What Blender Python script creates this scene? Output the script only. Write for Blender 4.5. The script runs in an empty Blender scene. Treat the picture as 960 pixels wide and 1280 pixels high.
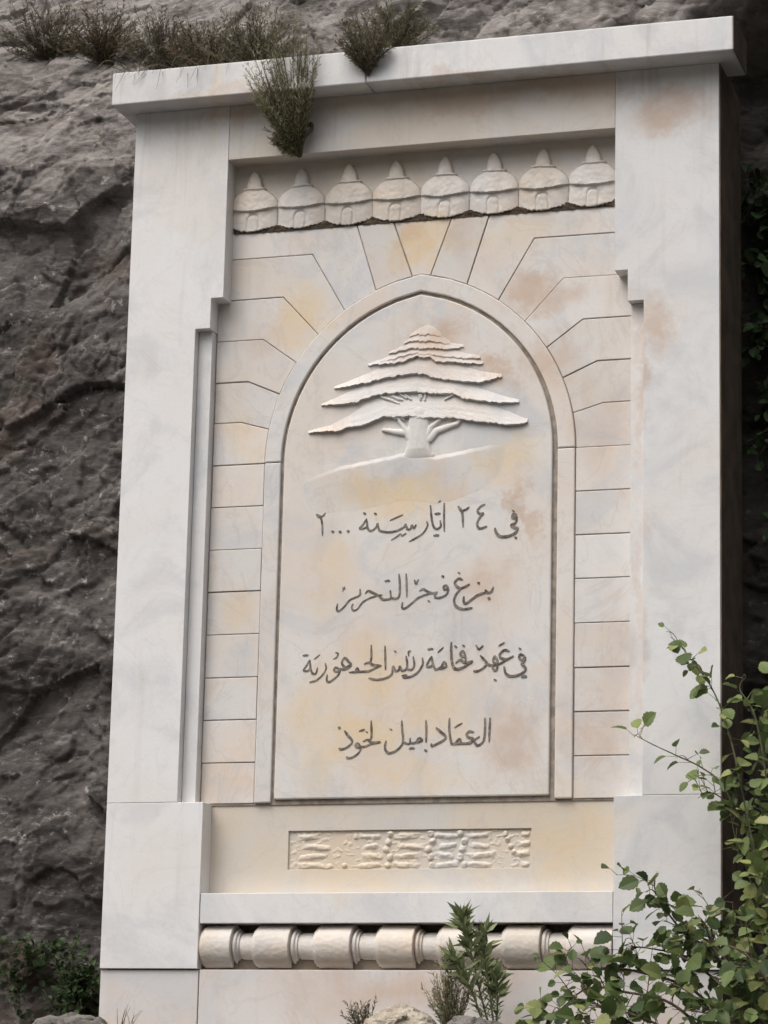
import bpy, bmesh, math, random
import numpy as np
from mathutils import Vector, Matrix

# ---------------------------------------------------------------- camera, sky, sun, exposure
S = bpy.context.scene
COL = S.collection
cam_d = bpy.data.cameras.new("camera"); cam = bpy.data.objects.new("camera", cam_d); COL.objects.link(cam)
S.camera = cam
YAW, PITCH, ROLL = 0.30232, 0.22109, 0.02320
cam.location = (5.4755, -13.1429, -0.9095)
_f = Vector((-math.sin(YAW)*math.cos(PITCH), math.cos(YAW)*math.cos(PITCH), math.sin(PITCH)))
_r = Vector((math.cos(YAW), math.sin(YAW), 0)); _u = _r.cross(_f)
_r2 = math.cos(ROLL)*_r + math.sin(ROLL)*_u; _u2 = -math.sin(ROLL)*_r + math.cos(ROLL)*_u
cam.rotation_euler = Matrix((_r2, _u2, -_f)).transposed().to_euler()
cam_d.sensor_fit = 'VERTICAL'; cam_d.sensor_height = 24.0
cam_d.lens = 3655.2/1280*24.0
cam_d.clip_start = 0.1; cam_d.clip_end = 2000

SUN_EL, SUN_AZ = math.radians(57), math.radians(-30)      # azimuth measured from -Y (towards the viewer) to +X
W = bpy.data.worlds.new("World"); S.world = W; W.use_nodes = True
wn, wl = W.node_tree.nodes, W.node_tree.links
bg = wn["Background"]
sky = wn.new("ShaderNodeTexSky"); sky.sky_type = 'NISHITA'; sky.sun_disc = False
sky.sun_elevation = SUN_EL
sky.sun_rotation = math.pi - SUN_AZ
sky.dust_density = 6.0; sky.air_density = 1.0; sky.ozone_density = 1.0
hs = wn.new("ShaderNodeHueSaturation"); hs.inputs["Saturation"].default_value = 0.35   # overcast: greyed sky
wl.new(sky.outputs[0], hs.inputs["Color"]); wl.new(hs.outputs[0], bg.inputs[0]); bg.inputs[1].default_value = 0.135
sun_d = bpy.data.lights.new("sun", 'SUN'); sun_d.energy = 0.95; sun_d.angle = math.radians(50); sun_d.color = (1, .97, .94)
sun = bpy.data.objects.new("sun", sun_d); COL.objects.link(sun)
sdir = Vector((math.sin(SUN_AZ)*math.cos(SUN_EL), -math.cos(SUN_AZ)*math.cos(SUN_EL), math.sin(SUN_EL)))
sun.rotation_euler = sdir.to_track_quat('Z', 'Y').to_euler(); sun.location = (-8, -12, 15)
vs = S.view_settings; vs.view_transform = 'Standard'; vs.look = 'None'; vs.gamma = 1; vs.use_curve_mapping = False
vs.exposure = 0.47

# ---------------------------------------------------------------- measured outlines (metres; x along the wall, z up from the foot joint)
LINES=[[[1.0,[[0.9995,2.2111],[1.0127,2.198],[1.0319,2.2022],[1.0469,2.2178]]],[1.0,[[1.0046,2.2109],[1.0226,2.1925],[1.0307,2.1546],[1.0335,2.1045]]],[1.1,[[1.0815,2.124],[1.0869,2.121],[1.0924,2.1179]]],[1.1,[[1.1188,2.1212],[1.1242,2.1181],[1.1296,2.1151]]],[1.1,[[1.1604,2.1225],[1.1658,2.1195],[1.1712,2.1165]]],[0.95,[[1.2425,2.2076],[1.2479,2.2046],[1.2533,2.2015]]],[0.95,[[1.2975,2.2039],[1.3029,2.2009],[1.3082,2.1979]]],[1.0,[[1.2569,2.1773],[1.2397,2.1507],[1.2242,2.1326],[1.2466,2.1317],[1.2616,2.1447],[1.257,2.1748]]],[1.0,[[1.2569,2.1773],[1.2658,2.129],[1.2851,2.1188],[1.3076,2.1353],[1.3136,2.1512],[1.3233,2.1203],[1.3476,2.11],[1.3794,2.1074],[1.4173,2.1145],[1.4486,2.1305],[1.4559,2.1414],[1.4652,2.1199],[1.4804,2.1192],[1.4876,2.1351],[1.4992,2.1234],[1.5103,2.139]]],[0.7,[[1.3781,2.1659],[1.4095,2.1782],[1.4421,2.1917]]],[0.75,[[1.3867,2.068],[1.4117,2.0825],[1.4304,2.0953],[1.44,2.0875],[1.4606,2.099]]],[0.85,[[1.563,2.1516],[1.5671,2.1317],[1.5464,2.0966],[1.5092,2.0722],[1.4754,2.0563]]],[1.0,[[1.6493,2.2383],[1.6493,2.1714],[1.6519,2.1002]]],[0.7,[[1.6209,2.2458],[1.6314,2.2528]]],[1,[[1.6047,2.1885],[1.6116,2.1878],[1.6176,2.1903],[1.6236,2.1881],[1.6304,2.1909]]],[1.0,[[1.6308,2.1524],[1.6339,2.1263],[1.6172,2.1134],[1.5994,2.1229],[1.5879,2.1617],[1.5802,2.2315]]],[0.9,[[1.6005,2.0817],[1.6074,2.081],[1.6133,2.0835],[1.6194,2.0813],[1.6262,2.0842]]],[1.0,[[1.7199,2.219],[1.7347,2.1986],[1.7577,2.2025],[1.775,2.2153]]],[1.15,[[1.7237,2.2176],[1.7405,2.186],[1.7455,2.1166]]],[1.0,[[1.851,2.2243],[1.8287,2.2129],[1.8159,2.1937],[1.8274,2.1797],[1.8455,2.1789],[1.8259,2.1575],[1.8152,2.1272],[1.8298,2.1069],[1.8651,2.1158]]],[1.25,[[2.0072,2.1496],[1.9911,2.1528],[1.9921,2.1675],[2.0057,2.1657],[2.0109,2.1464],[2.005,2.1264],[1.9854,2.1162],[2.0004,2.1045],[2.0159,2.0971],[2.0045,2.0762],[1.97,2.0623],[1.9329,2.0626],[1.9128,2.08],[1.905,2.1061]]],[0.7,[[1.9892,2.1888],[1.9943,2.1858],[1.9995,2.1828]]],[0.8,[[2.0039,2.0563],[2.0091,2.0533],[2.0143,2.0504]]]],[[1.1,[[1.1456,1.8393],[1.151,1.8363],[1.1564,1.8333]]],[0.8,[[1.1452,1.8241],[1.1559,1.846]]],[1.0,[[1.2327,1.8284],[1.2333,1.8022],[1.2083,1.7893],[1.1791,1.776],[1.1535,1.7448],[1.1295,1.7269],[1.1171,1.7337],[1.1204,1.7632]]],[1.1,[[1.2611,1.8091],[1.2745,1.8195],[1.2965,1.8113],[1.3273,1.7959],[1.3474,1.7982]]],[0.9,[[1.3273,1.7959],[1.2845,1.7846],[1.2495,1.7661],[1.2209,1.7317],[1.2007,1.7274],[1.1932,1.7425],[1.1989,1.7605]]],[1.1,[[1.3247,1.797],[1.348,1.7765],[1.3707,1.7747],[1.3897,1.7819],[1.3858,1.8194]]],[1.15,[[1.3898,1.7809],[1.4161,1.7775],[1.4328,1.7941],[1.4336,1.8482],[1.4285,1.8986]]],[1,[[1.3587,1.8661],[1.3656,1.8655],[1.3716,1.868],[1.3777,1.8658],[1.3845,1.8687]]],[1.1,[[1.4648,1.8953],[1.4679,1.8469],[1.4703,1.782]]],[1.0,[[1.5073,1.8642],[1.5162,1.8471],[1.5278,1.8683]]],[1.0,[[1.535,1.8111],[1.5509,1.8194],[1.5711,1.8088],[1.5964,1.7981],[1.6204,1.7997],[1.6096,1.7888],[1.6168,1.7754],[1.6418,1.7759],[1.669,1.7897],[1.677,1.8148],[1.6657,1.8328],[1.6528,1.8264],[1.659,1.8145],[1.675,1.8158]]],[1.0,[[1.5964,1.7981],[1.5565,1.7888],[1.5217,1.7738],[1.4971,1.7526],[1.4625,1.7283],[1.4472,1.7347],[1.4497,1.7592]]],[1.0,[[1.6446,1.88],[1.6499,1.877],[1.6551,1.8741]]],[0.6,[[1.5769,1.7624],[1.5821,1.7595],[1.5874,1.7565]]],[0.6,[[1.7252,1.8941],[1.7305,1.8911],[1.7357,1.8882]]],[1.1,[[1.746,1.8587],[1.7274,1.8643],[1.7093,1.8469],[1.7166,1.83],[1.7358,1.8166],[1.7605,1.8235],[1.7841,1.8363]]],[1.1,[[1.7432,1.8173],[1.7212,1.7937],[1.7078,1.7648],[1.7123,1.7378],[1.7325,1.7201],[1.7624,1.7142],[1.7995,1.7197]]],[1.1,[[1.9004,1.8155],[1.8908,1.7944],[1.8726,1.7902],[1.86,1.8053]]],[1.2,[[1.8726,1.7941],[1.8257,1.7802],[1.7865,1.7543],[1.7644,1.7414],[1.7548,1.7534],[1.7563,1.7768]]],[0.9,[[1.8236,1.8415],[1.8288,1.8386],[1.834,1.8357]]],[1.1,[[1.8763,1.7641],[1.8815,1.7612],[1.8866,1.7583]]]],[[1.0,[[0.9848,1.4887],[0.9709,1.4627],[0.9569,1.4404],[0.9781,1.4361],[0.9903,1.4535],[0.9855,1.4868],[0.9974,1.4301],[1.0187,1.4221],[1.0267,1.4507]]],[0.9,[[0.9518,1.5126],[0.9588,1.512],[0.9649,1.5146],[0.9711,1.5125],[0.9779,1.5154]]],[0.7,[[1.0102,1.4935],[1.0376,1.5148]]],[0.95,[[1.0663,1.4698],[1.0701,1.4464],[1.0551,1.4162],[1.0241,1.3896],[0.9881,1.3795]]],[1.0,[[1.1389,1.4408],[1.1183,1.4487],[1.1124,1.4342],[1.1309,1.4288],[1.1401,1.4432],[1.1382,1.4201],[1.116,1.3963],[1.0879,1.3799],[1.0756,1.3882],[1.0774,1.4156]]],[0.75,[[1.1176,1.5228],[1.1298,1.5157],[1.1233,1.5],[1.1058,1.4901]]],[1.05,[[1.1369,1.4415],[1.1687,1.4388],[1.1967,1.4563],[1.1868,1.4737],[1.1628,1.4946],[1.1507,1.4698],[1.1684,1.4486],[1.1915,1.4601]]],[1.1,[[1.19,1.4235],[1.2354,1.4247],[1.2858,1.427],[1.3232,1.4424],[1.3506,1.4532]]],[1.0,[[1.2165,1.4252],[1.2274,1.442],[1.2404,1.427]]],[1.0,[[1.2648,1.4617],[1.2848,1.4684],[1.3115,1.4567],[1.3507,1.452]]],[1.05,[[1.2966,1.5511],[1.2986,1.4949],[1.2963,1.4632],[1.323,1.4515]]],[1.05,[[1.3661,1.5447],[1.3685,1.4928],[1.3713,1.4307]]],[1.05,[[1.2905,1.3922],[1.3309,1.3838],[1.3747,1.3917],[1.4031,1.4098],[1.4086,1.4455],[1.4228,1.4244],[1.439,1.4288],[1.4424,1.4445],[1.4566,1.4247],[1.4752,1.4339],[1.4796,1.4592],[1.4726,1.4959]]],[1.0,[[1.4777,1.4314],[1.5028,1.4283],[1.5148,1.451],[1.5089,1.4912]]],[0.6,[[1.4135,1.5217],[1.4188,1.5188],[1.4241,1.5159]]],[0.85,[[1.4863,1.4967],[1.4847,1.5138],[1.4958,1.5207]]],[0.8,[[1.4556,1.4007],[1.4624,1.4001],[1.4684,1.4027],[1.4744,1.4006],[1.4811,1.4035]]],[1.0,[[1.5551,1.4821],[1.5564,1.452],[1.5371,1.4187],[1.5105,1.3995],[1.4836,1.3914],[1.4577,1.3909]]],[1.0,[[1.6001,1.4883],[1.5864,1.4668],[1.5772,1.4439],[1.5965,1.4409],[1.6059,1.4537],[1.6001,1.4871],[1.6126,1.4379],[1.627,1.4275],[1.6486,1.4381],[1.6623,1.4603],[1.6748,1.4412],[1.6564,1.4317],[1.6321,1.4286]]],[0.8,[[1.5821,1.5249],[1.5889,1.5243],[1.5948,1.5269],[1.6008,1.5248],[1.6075,1.5277]]],[0.7,[[1.6318,1.5087],[1.6583,1.5317]]],[1.25,[[1.6971,1.5531],[1.6972,1.5105],[1.702,1.4604],[1.7127,1.4314],[1.7333,1.4245],[1.7612,1.4337],[1.7852,1.4486],[1.8054,1.4611]]],[1.05,[[1.7225,1.456],[1.7434,1.4692],[1.7673,1.4548],[1.8054,1.4624]]],[1.0,[[1.7696,1.4659],[1.7667,1.4897],[1.7548,1.5101],[1.7423,1.4967],[1.7559,1.4838],[1.7667,1.486]]],[0.75,[[1.7146,1.5365],[1.7199,1.5336],[1.7251,1.5307]]],[0.75,[[1.753,1.5397],[1.7582,1.5368],[1.7634,1.534]]],[0.85,[[1.8208,1.5362],[1.8351,1.5176],[1.8552,1.5351]]],[1.0,[[1.8439,1.485],[1.8614,1.4658],[1.8756,1.4479],[1.8619,1.4309],[1.8336,1.413],[1.8088,1.4119]]],[1.0,[[1.868,1.4494],[1.8936,1.4387],[1.9214,1.4417],[1.906,1.4558],[1.912,1.4805],[1.9263,1.4571],[1.9231,1.4155],[1.9053,1.421],[1.9063,1.4384]]],[1.0,[[1.9189,1.4417],[1.9442,1.4472],[1.9756,1.465],[2.0057,1.4802]]],[1.0,[[1.9826,1.5045],[1.9598,1.5096],[1.9397,1.494],[1.9374,1.4785],[1.9565,1.468],[1.9768,1.4674]]],[0.7,[[1.9322,1.5309],[1.9605,1.5469]]],[0.7,[[1.9117,1.3701],[1.9168,1.3673],[1.922,1.3645]]],[1.05,[[2.055,1.4813],[2.0373,1.4855],[2.0337,1.4695],[2.0483,1.4598],[2.0614,1.4712],[2.0579,1.4533],[2.0454,1.4412],[2.0582,1.4285],[2.0653,1.4153],[2.0497,1.3971],[2.0146,1.3845],[1.9862,1.3853],[1.967,1.4],[1.9596,1.4313]]],[0.6,[[2.0318,1.5169],[2.0369,1.5141],[2.042,1.5112]]],[1,[[2.0463,1.3796],[2.0529,1.3791],[2.0588,1.3816],[2.0646,1.3795],[2.0712,1.3824]]]],[[1.1,[[1.1414,1.1564],[1.1467,1.1536],[1.152,1.1507]]],[1.15,[[1.1739,1.1375],[1.1906,1.1163],[1.2103,1.0942],[1.2097,1.0787],[1.1895,1.0608],[1.1621,1.0507],[1.1449,1.0549]]],[1.15,[[1.2697,1.0872],[1.2916,1.0935],[1.313,1.08],[1.353,1.0816],[1.3122,1.0742],[1.2774,1.0615],[1.2533,1.0605]]],[1.05,[[1.2535,1.0547],[1.2373,1.0589],[1.229,1.0687],[1.2379,1.0772],[1.2512,1.0654],[1.2556,1.0498],[1.2431,1.0284],[1.2185,1.012],[1.196,1.0076],[1.1842,1.0136]]],[1.15,[[1.3055,1.1829],[1.3081,1.1355],[1.307,1.1018],[1.2918,1.0867]]],[1.0,[[1.2484,1.1368],[1.2629,1.1404],[1.2743,1.145]]],[0.5,[[1.2794,1.134],[1.2847,1.1312],[1.29,1.1284]]],[0.6,[[1.4013,1.1435],[1.4066,1.1406],[1.4118,1.1378]]],[1.15,[[1.4586,1.1795],[1.4615,1.137],[1.4668,1.0985],[1.4621,1.0674],[1.4378,1.0415],[1.4082,1.0286],[1.3891,1.0318],[1.3771,1.0561],[1.3823,1.0882]]],[1.0,[[1.4647,1.0817],[1.4858,1.0712],[1.5007,1.0728],[1.5022,1.0987]]],[1.05,[[1.5017,1.0728],[1.5275,1.0756],[1.5449,1.0969],[1.562,1.086],[1.5473,1.0786],[1.5275,1.0756]]],[1,[[1.4995,1.0483],[1.5062,1.0478],[1.5121,1.0503],[1.5181,1.0483],[1.5248,1.0512]]],[1.15,[[1.5789,1.1796],[1.5814,1.1297],[1.581,1.076]]],[1.1,[[1.5766,1.039],[1.5818,1.0362],[1.587,1.0335]]],[1.1,[[1.6316,1.143],[1.6543,1.1233],[1.6784,1.1012],[1.6678,1.0847],[1.6405,1.07],[1.612,1.0581],[1.6078,1.0706]]],[1.15,[[1.6951,1.1861],[1.6944,1.1416],[1.7013,1.0888],[1.7096,1.0667],[1.7253,1.0692],[1.7446,1.0879],[1.7557,1.0705]]],[1.1,[[1.7096,1.0638],[1.7489,1.0664],[1.7907,1.0679],[1.8183,1.0854]]],[1.1,[[1.8138,1.1199],[1.7932,1.1232],[1.7806,1.1101],[1.7897,1.0956],[1.8134,1.0874],[1.8029,1.0695],[1.7686,1.0655]]],[0.8,[[1.722,1.1448],[1.758,1.1646]]],[1.0,[[1.7882,1.0689],[1.8077,1.0771],[1.8446,1.0982]]],[1.1,[[1.8135,1.0827],[1.8315,1.0575],[1.852,1.0633],[1.8663,1.0854],[1.8704,1.1377],[1.8697,1.1869]]],[1.1,[[1.8942,1.184],[1.8929,1.1372],[1.891,1.0716]]]]]
CEDAR=[[0.034,[[0.9475,2.6204],[1.0127,2.6211],[1.1163,2.6185],[1.1378,2.6327],[1.2242,2.6403],[1.2936,2.6609],[1.3342,2.679],[1.4027,2.674],[1.4692,2.6737],[1.5658,2.6664],[1.7008,2.6579],[1.7684,2.6406],[1.822,2.6325],[1.8743,2.6257],[1.9545,2.6114],[2.0223,2.6098],[2.0739,2.623]],[[0.9473,2.6265],[1.0588,2.6491],[1.1609,2.6965],[1.242,2.7529],[1.3316,2.7885],[1.4952,2.7955],[1.6581,2.7822],[1.7599,2.7402],[1.873,2.7098],[1.9697,2.6685],[2.0419,2.6327],[2.0738,2.627]]],[0.032,[[1.0101,2.7556],[1.1263,2.7553],[1.1952,2.7596],[1.229,2.7748],[1.2905,2.788],[1.3437,2.796],[1.4257,2.7954],[1.5359,2.7972],[1.5768,2.7868],[1.6852,2.7827],[1.7395,2.7534],[1.8203,2.7381],[1.9129,2.7237],[2.0169,2.7219]],[[1.01,2.7597],[1.0909,2.7899],[1.1523,2.8191],[1.2395,2.8508],[1.3297,2.87],[1.4933,2.8848],[1.6158,2.8695],[1.7504,2.8213],[1.872,2.7741],[1.9607,2.741],[2.0168,2.7259]]],[0.03,[[1.0742,2.8398],[1.1517,2.8436],[1.2064,2.8539],[1.2599,2.8577],[1.3296,2.8741],[1.4237,2.8848],[1.5339,2.8926],[1.5821,2.8674],[1.6771,2.8498],[1.738,2.8402],[1.8189,2.8294],[1.8658,2.8388],[1.9311,2.8551]],[[1.0741,2.8439],[1.1768,2.8789],[1.2464,2.9034],[1.3281,2.9353],[1.4507,2.9605],[1.5528,2.9706],[1.6551,2.9401],[1.818,2.8819],[1.931,2.8591]]],[0.026,[[1.2453,2.9484],[1.299,2.9472],[1.3813,2.9484],[1.4304,2.9536],[1.4983,2.978],[1.5649,2.974],[1.5939,2.9499],[1.6823,2.9425],[1.7567,2.93],[1.8335,2.9254]],[[1.2452,2.9525],[1.3271,2.9761],[1.4089,2.9998],[1.4905,3.0152],[1.5723,3.0142],[1.6542,2.9929],[1.7563,2.9543],[1.8334,2.9294]]],[0.022,[[1.2863,2.9582],[1.3684,2.9696],[1.4379,2.9858],[1.4951,2.9945],[1.5647,2.9882],[1.622,2.9746],[1.7481,2.9568],[1.8209,2.9544]],[[1.2862,2.9623],[1.368,2.99],[1.4374,3.0103],[1.4945,3.0231],[1.5639,3.0269],[1.6539,3.0092],[1.7478,2.975],[1.8209,2.9585]]],[0.022,[[1.3513,3.0012],[1.4086,3.01],[1.4618,3.019],[1.5313,3.0208],[1.5722,3.0203],[1.6661,3.0084],[1.7349,3.0164]],[[1.3512,3.0053],[1.4082,3.0284],[1.4612,3.0455],[1.5305,3.0616],[1.5919,3.0537],[1.6656,3.0328],[1.7349,3.0204]]],[0.017,[[1.4283,3.0496],[1.4814,3.0586],[1.5551,3.058],[1.6042,3.0489],[1.6656,3.0349]],[[1.4282,3.0537],[1.4809,3.081],[1.5297,3.0984],[1.5706,3.0999],[1.6118,3.081],[1.6655,3.041]]],[0.014,[[1.4563,3.0826],[1.5012,3.092],[1.5544,3.0928],[1.62,3.0784]],[[1.4562,3.0867],[1.5088,3.1202],[1.5494,3.138],[1.5783,3.1239],[1.6199,3.0845]]]]
LIMBS=[[[1.514,2.4803],[1.5121,2.5687],[1.5139,2.6813]],[[1.4714,2.5708],[1.4461,2.6124],[1.4165,2.6583]],[[1.4545,2.5999],[1.4014,2.6047],[1.3356,2.6182]],[[1.5566,2.5784],[1.5801,2.6214],[1.628,2.659]],[[1.5691,2.5617],[1.6048,2.6],[1.6611,2.6171],[1.7093,2.6305],[1.7291,2.6536]]]
HILL=[[0.8967,2.3775],[0.9911,2.4094],[1.114,2.4478],[1.2573,2.469],[1.4201,2.497],[1.5137,2.4963],[1.5951,2.4762],[1.7239,2.4937],[1.8719,2.5181],[1.9836,2.5243]]
STEMS={"vine":[[[3.372,-0.35,-0.29],[3.304,-0.4,0.188],[3.232,-0.42,0.536],[3.141,-0.4,0.964],[3.053,-0.35,1.204],[2.953,-0.3,1.346],[2.883,-0.28,1.439],[2.839,-0.28,1.477]],[[3.331,-0.3,0.023],[3.219,-0.35,0.508],[3.095,-0.35,0.776],[2.989,-0.3,0.873],[2.869,-0.3,0.933],[2.759,-0.3,0.986],[2.675,-0.3,1.032]],[[3.367,-0.3,0.092],[3.3,-0.3,0.654],[3.223,-0.25,1.092],[3.142,-0.2,1.24],[3.168,-0.2,1.298]],[[3.415,-0.5,-0.161],[3.299,-0.45,0.288],[3.193,-0.4,0.609],[3.105,-0.4,0.716],[3.033,-0.4,0.752],[2.987,-0.4,0.725]],[[3.371,-0.2,0.382],[3.295,-0.2,0.81],[3.232,-0.2,1.027],[3.262,-0.2,1.226]],[[3.372,-0.2,0.559],[3.321,-0.2,0.881],[3.275,-0.2,1.099],[3.298,-0.2,1.28]],[[3.4,-0.4,-0.087],[3.262,-0.3,0.197],[3.183,-0.25,0.413],[3.121,-0.2,0.561],[3.093,-0.2,0.705]],[[3.4,-0.4,0.016],[3.299,-0.3,0.372],[3.256,-0.25,0.59],[3.23,-0.2,0.775]],[[3.399,-0.4,-0.121],[3.279,-0.3,0.092],[3.218,-0.25,0.307],[3.272,-0.2,0.524]]],"bush":[[[3.413,-0.6,-0.335],[3.26,-0.6,-0.134],[3.088,-0.6,0.035],[2.948,-0.6,0.138],[2.839,-0.55,0.281],[2.824,-0.55,0.351],[2.838,-0.55,0.371]],[[3.243,-0.7,-0.375],[3.037,-0.7,-0.142],[2.794,-0.7,-0.058],[2.642,-0.65,-0.038],[2.47,-0.6,-0.041],[2.416,-0.6,0.014]],[[3.159,-0.8,-0.38],[2.954,-0.8,-0.199],[2.735,-0.75,-0.146],[2.566,-0.7,-0.127],[2.443,-0.7,-0.219],[2.354,-0.7,-0.268]],[[2.885,-0.8,-0.349],[2.677,-0.8,-0.224],[2.525,-0.75,-0.181],[2.42,-0.75,-0.267],[2.297,-0.75,-0.336]],[[3.311,-0.5,-0.331],[3.174,-0.5,-0.026],[3.069,-0.5,0.111],[3.104,-0.5,0.25],[3.133,-0.5,0.284]],[[3.345,-0.7,-0.34],[3.15,-0.75,-0.111],[2.968,-0.7,0.01],[2.818,-0.65,0.048],[2.701,-0.6,0.062]],[[3.328,-0.6,-0.302],[3.123,-0.6,0.035],[2.983,-0.6,0.121],[2.878,-0.6,0.172]],[[3.43,-0.8,-0.212],[3.296,-0.8,-0.013],[3.159,-0.7,0.061],[3.038,-0.7,0.089]],[[3.043,-0.9,-0.386],[2.906,-0.9,-0.288],[2.758,-0.85,-0.236],[2.619,-0.85,-0.214]],[[3.279,-0.9,-0.383],[3.178,-0.9,-0.253],[3.033,-0.85,-0.151],[2.93,-0.85,-0.101]],[[3.463,-0.8,-0.377],[3.363,-0.8,-0.213],[3.261,-0.7,-0.124],[3.193,-0.7,-0.091]],[[3.414,-0.5,-0.297],[3.295,-0.5,-0.06],[3.209,-0.4,0.085],[3.174,-0.4,0.189]],[[2.838,-0.9,-0.388],[2.769,-0.9,-0.322],[2.631,-0.9,-0.283],[2.544,-0.9,-0.307]],[[3.512,-0.9,-0.348],[3.313,-0.9,-0.301],[3.154,-0.95,-0.249],[3.019,-0.95,-0.23]]],"sprout":[[[2.022,-0.3,-0.281],[1.975,-0.3,-0.121],[1.935,-0.3,0.039],[1.895,-0.3,0.165],[1.886,-0.3,0.23]],[[2.044,-0.3,-0.281],[2.014,-0.28,-0.12],[1.984,-0.26,0.024],[1.982,-0.26,0.15]],[[2.008,-0.33,-0.282],[1.959,-0.35,-0.142],[1.911,-0.37,-0.037],[1.867,-0.38,0.033]],[[2.046,-0.28,-0.28],[2.044,-0.25,-0.154],[2.032,-0.24,-0.046]]],"hang":[[[0.932,-0.16,4.102],[0.864,-0.2,4.023]]]}

CX = 1.508                                   # the monument's axis

# ---------------------------------------------------------------- helpers
def mesh_obj(name, verts, faces, mat=None, parent=None, bevel=0, smooth=False):
    me = bpy.data.meshes.new(name); me.from_pydata([tuple(v) for v in verts], [], faces); me.update()
    return link_mesh(name, me, mat, parent, bevel, smooth)
def link_mesh(name, me, mat=None, parent=None, bevel=0, smooth=False):
    o = bpy.data.objects.new(name, me); COL.objects.link(o)
    if mat: me.materials.append(mat)
    if smooth: me.polygons.foreach_set("use_smooth", [True]*len(me.polygons))
    if parent: put(o, parent)
    if bevel:
        b = o.modifiers.new("bevel", 'BEVEL'); b.width = bevel; b.segments = 2; b.limit_method = 'ANGLE'; b.angle_limit = math.radians(40)
    return o
def wloc(o):
    v = Vector(o.location)
    while o.parent: o = o.parent; v += Vector(o.location)
    return v
def put(o, parent):                          # meshes are written in scene metres: keep them there under their thing
    o.parent = parent; o.location = -wloc(parent)
def empty(name, loc, label, cat, group=None):
    o = bpy.data.objects.new(name, None); COL.objects.link(o); o.location = loc; o.empty_display_size = .2
    o["label"] = label; o["category"] = cat
    if group: o["group"] = group
    return o
def tag(o, label, cat, group=None):
    o["label"] = label; o["category"] = cat
    if group: o["group"] = group
    return o
def prism(poly, y0, y1):
    """outline [(x,z)] counter-clockwise seen from the front, extruded from y0 (front) to y1"""
    a = sum(poly[i][0]*poly[(i+1) % len(poly)][1]-poly[(i+1) % len(poly)][0]*poly[i][1] for i in range(len(poly)))
    if a < 0: poly = poly[::-1]
    n = len(poly)
    V = [(x, y0, z) for x, z in poly]+[(x, y1, z) for x, z in poly]
    F = [list(range(n)), list(range(2*n-1, n-1, -1))]
    F += [[(i+1) % n, i, n+i, n+(i+1) % n] for i in range(n)]
    return V, F
def box(x0, x1, y0, y1, z0, z1): return prism([(x0, z0), (x1, z0), (x1, z1), (x0, z1)], y0, y1)
def join(*parts):
    V, F = [], []
    for v, f in parts:
        k = len(V); V += list(v); F += [[i+k for i in p] for p in f]
    return V, F
def inset(poly, d):
    a = sum(poly[i][0]*poly[(i+1) % len(poly)][1]-poly[(i+1) % len(poly)][0]*poly[i][1] for i in range(len(poly)))
    if a < 0: poly = poly[::-1]
    n = len(poly); out = []
    for i in range(n):
        p, c, q = [Vector(poly[k]) for k in (i-1, i, (i+1) % n)]
        e1, e2 = (c-p).normalized(), (q-c).normalized()
        n1, n2 = Vector((-e1.y, e1.x)), Vector((-e2.y, e2.x))
        m = (n1+n2); k = max(.3, 1+n1.dot(n2))
        out.append(tuple(c+m*(d/k)))
    return out
def tube(pts, rads, seg=6):
    V, F = [], []; pts = [Vector(p) for p in pts]; n = len(pts)
    for i, p in enumerate(pts):
        t = (pts[min(i+1, n-1)]-pts[max(i-1, 0)]).normalized()
        a = t.orthogonal().normalized() if i == 0 else (a-t*a.dot(t)).normalized()
        b = t.cross(a)
        for k in range(seg):
            w = 2*math.pi*k/seg; V.append(p+(a*math.cos(w)+b*math.sin(w))*rads[i])
    for i in range(n-1):
        for k in range(seg):
            F.append([i*seg+k, i*seg+(k+1) % seg, (i+1)*seg+(k+1) % seg, (i+1)*seg+k])
    F.append(list(range(seg))[::-1]); F.append([(n-1)*seg+k for k in range(seg)])
    return V, F
def spline(pts, k=5):
    P = [Vector(p) for p in pts]; P = [P[0]*2-P[1]]+P+[P[-1]*2-P[-2]]; out = []
    for i in range(1, len(P)-2):
        for j in range(k):
            t = j/k; a, b, c, d = P[i-1:i+3]
            out.append(.5*((2*b)+(c-a)*t+(2*a-5*b+4*c-d)*t*t+(3*b-a-3*c+d)*t**3))
    out.append(P[-2]); return out

# gradient noise on arrays
_rs = np.random.RandomState(11); _perm = _rs.permutation(512); _perm = np.concatenate([_perm, _perm])
_g = _rs.normal(size=(512, 3)); _g /= np.linalg.norm(_g, axis=1)[:, None]
def noise(x, y, z=0.0):
    x, y, z = np.broadcast_arrays(np.asarray(x, float), np.asarray(y, float), np.asarray(z, float))
    xi, yi, zi = [np.floor(v).astype(int) for v in (x, y, z)]; xf, yf, zf = x-xi, y-yi, z-zi
    u, v, w = [t*t*t*(t*(t*6-15)+10) for t in (xf, yf, zf)]
    def gr(i, j, k):
        h = _perm[(_perm[(_perm[(xi+i) & 511]+yi+j) & 511]+zi+k) & 511]; g = _g[h]
        return g[..., 0]*(xf-i)+g[..., 1]*(yf-j)+g[..., 2]*(zf-k)
    L = lambda a, b, t: a+(b-a)*t
    return L(L(L(gr(0,0,0), gr(1,0,0), u), L(gr(0,1,0), gr(1,1,0), u), v), L(L(gr(0,0,1), gr(1,0,1), u), L(gr(0,1,1), gr(1,1,1), u), v), w)*1.5
def fbm(x, z, o=4, s=0.0):
    r = 0; a = 1; f = 1
    for k in range(o): r = r+a*noise(x*f, z*f, s+k*7.3); a *= .5; f *= 2.03
    return r
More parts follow.
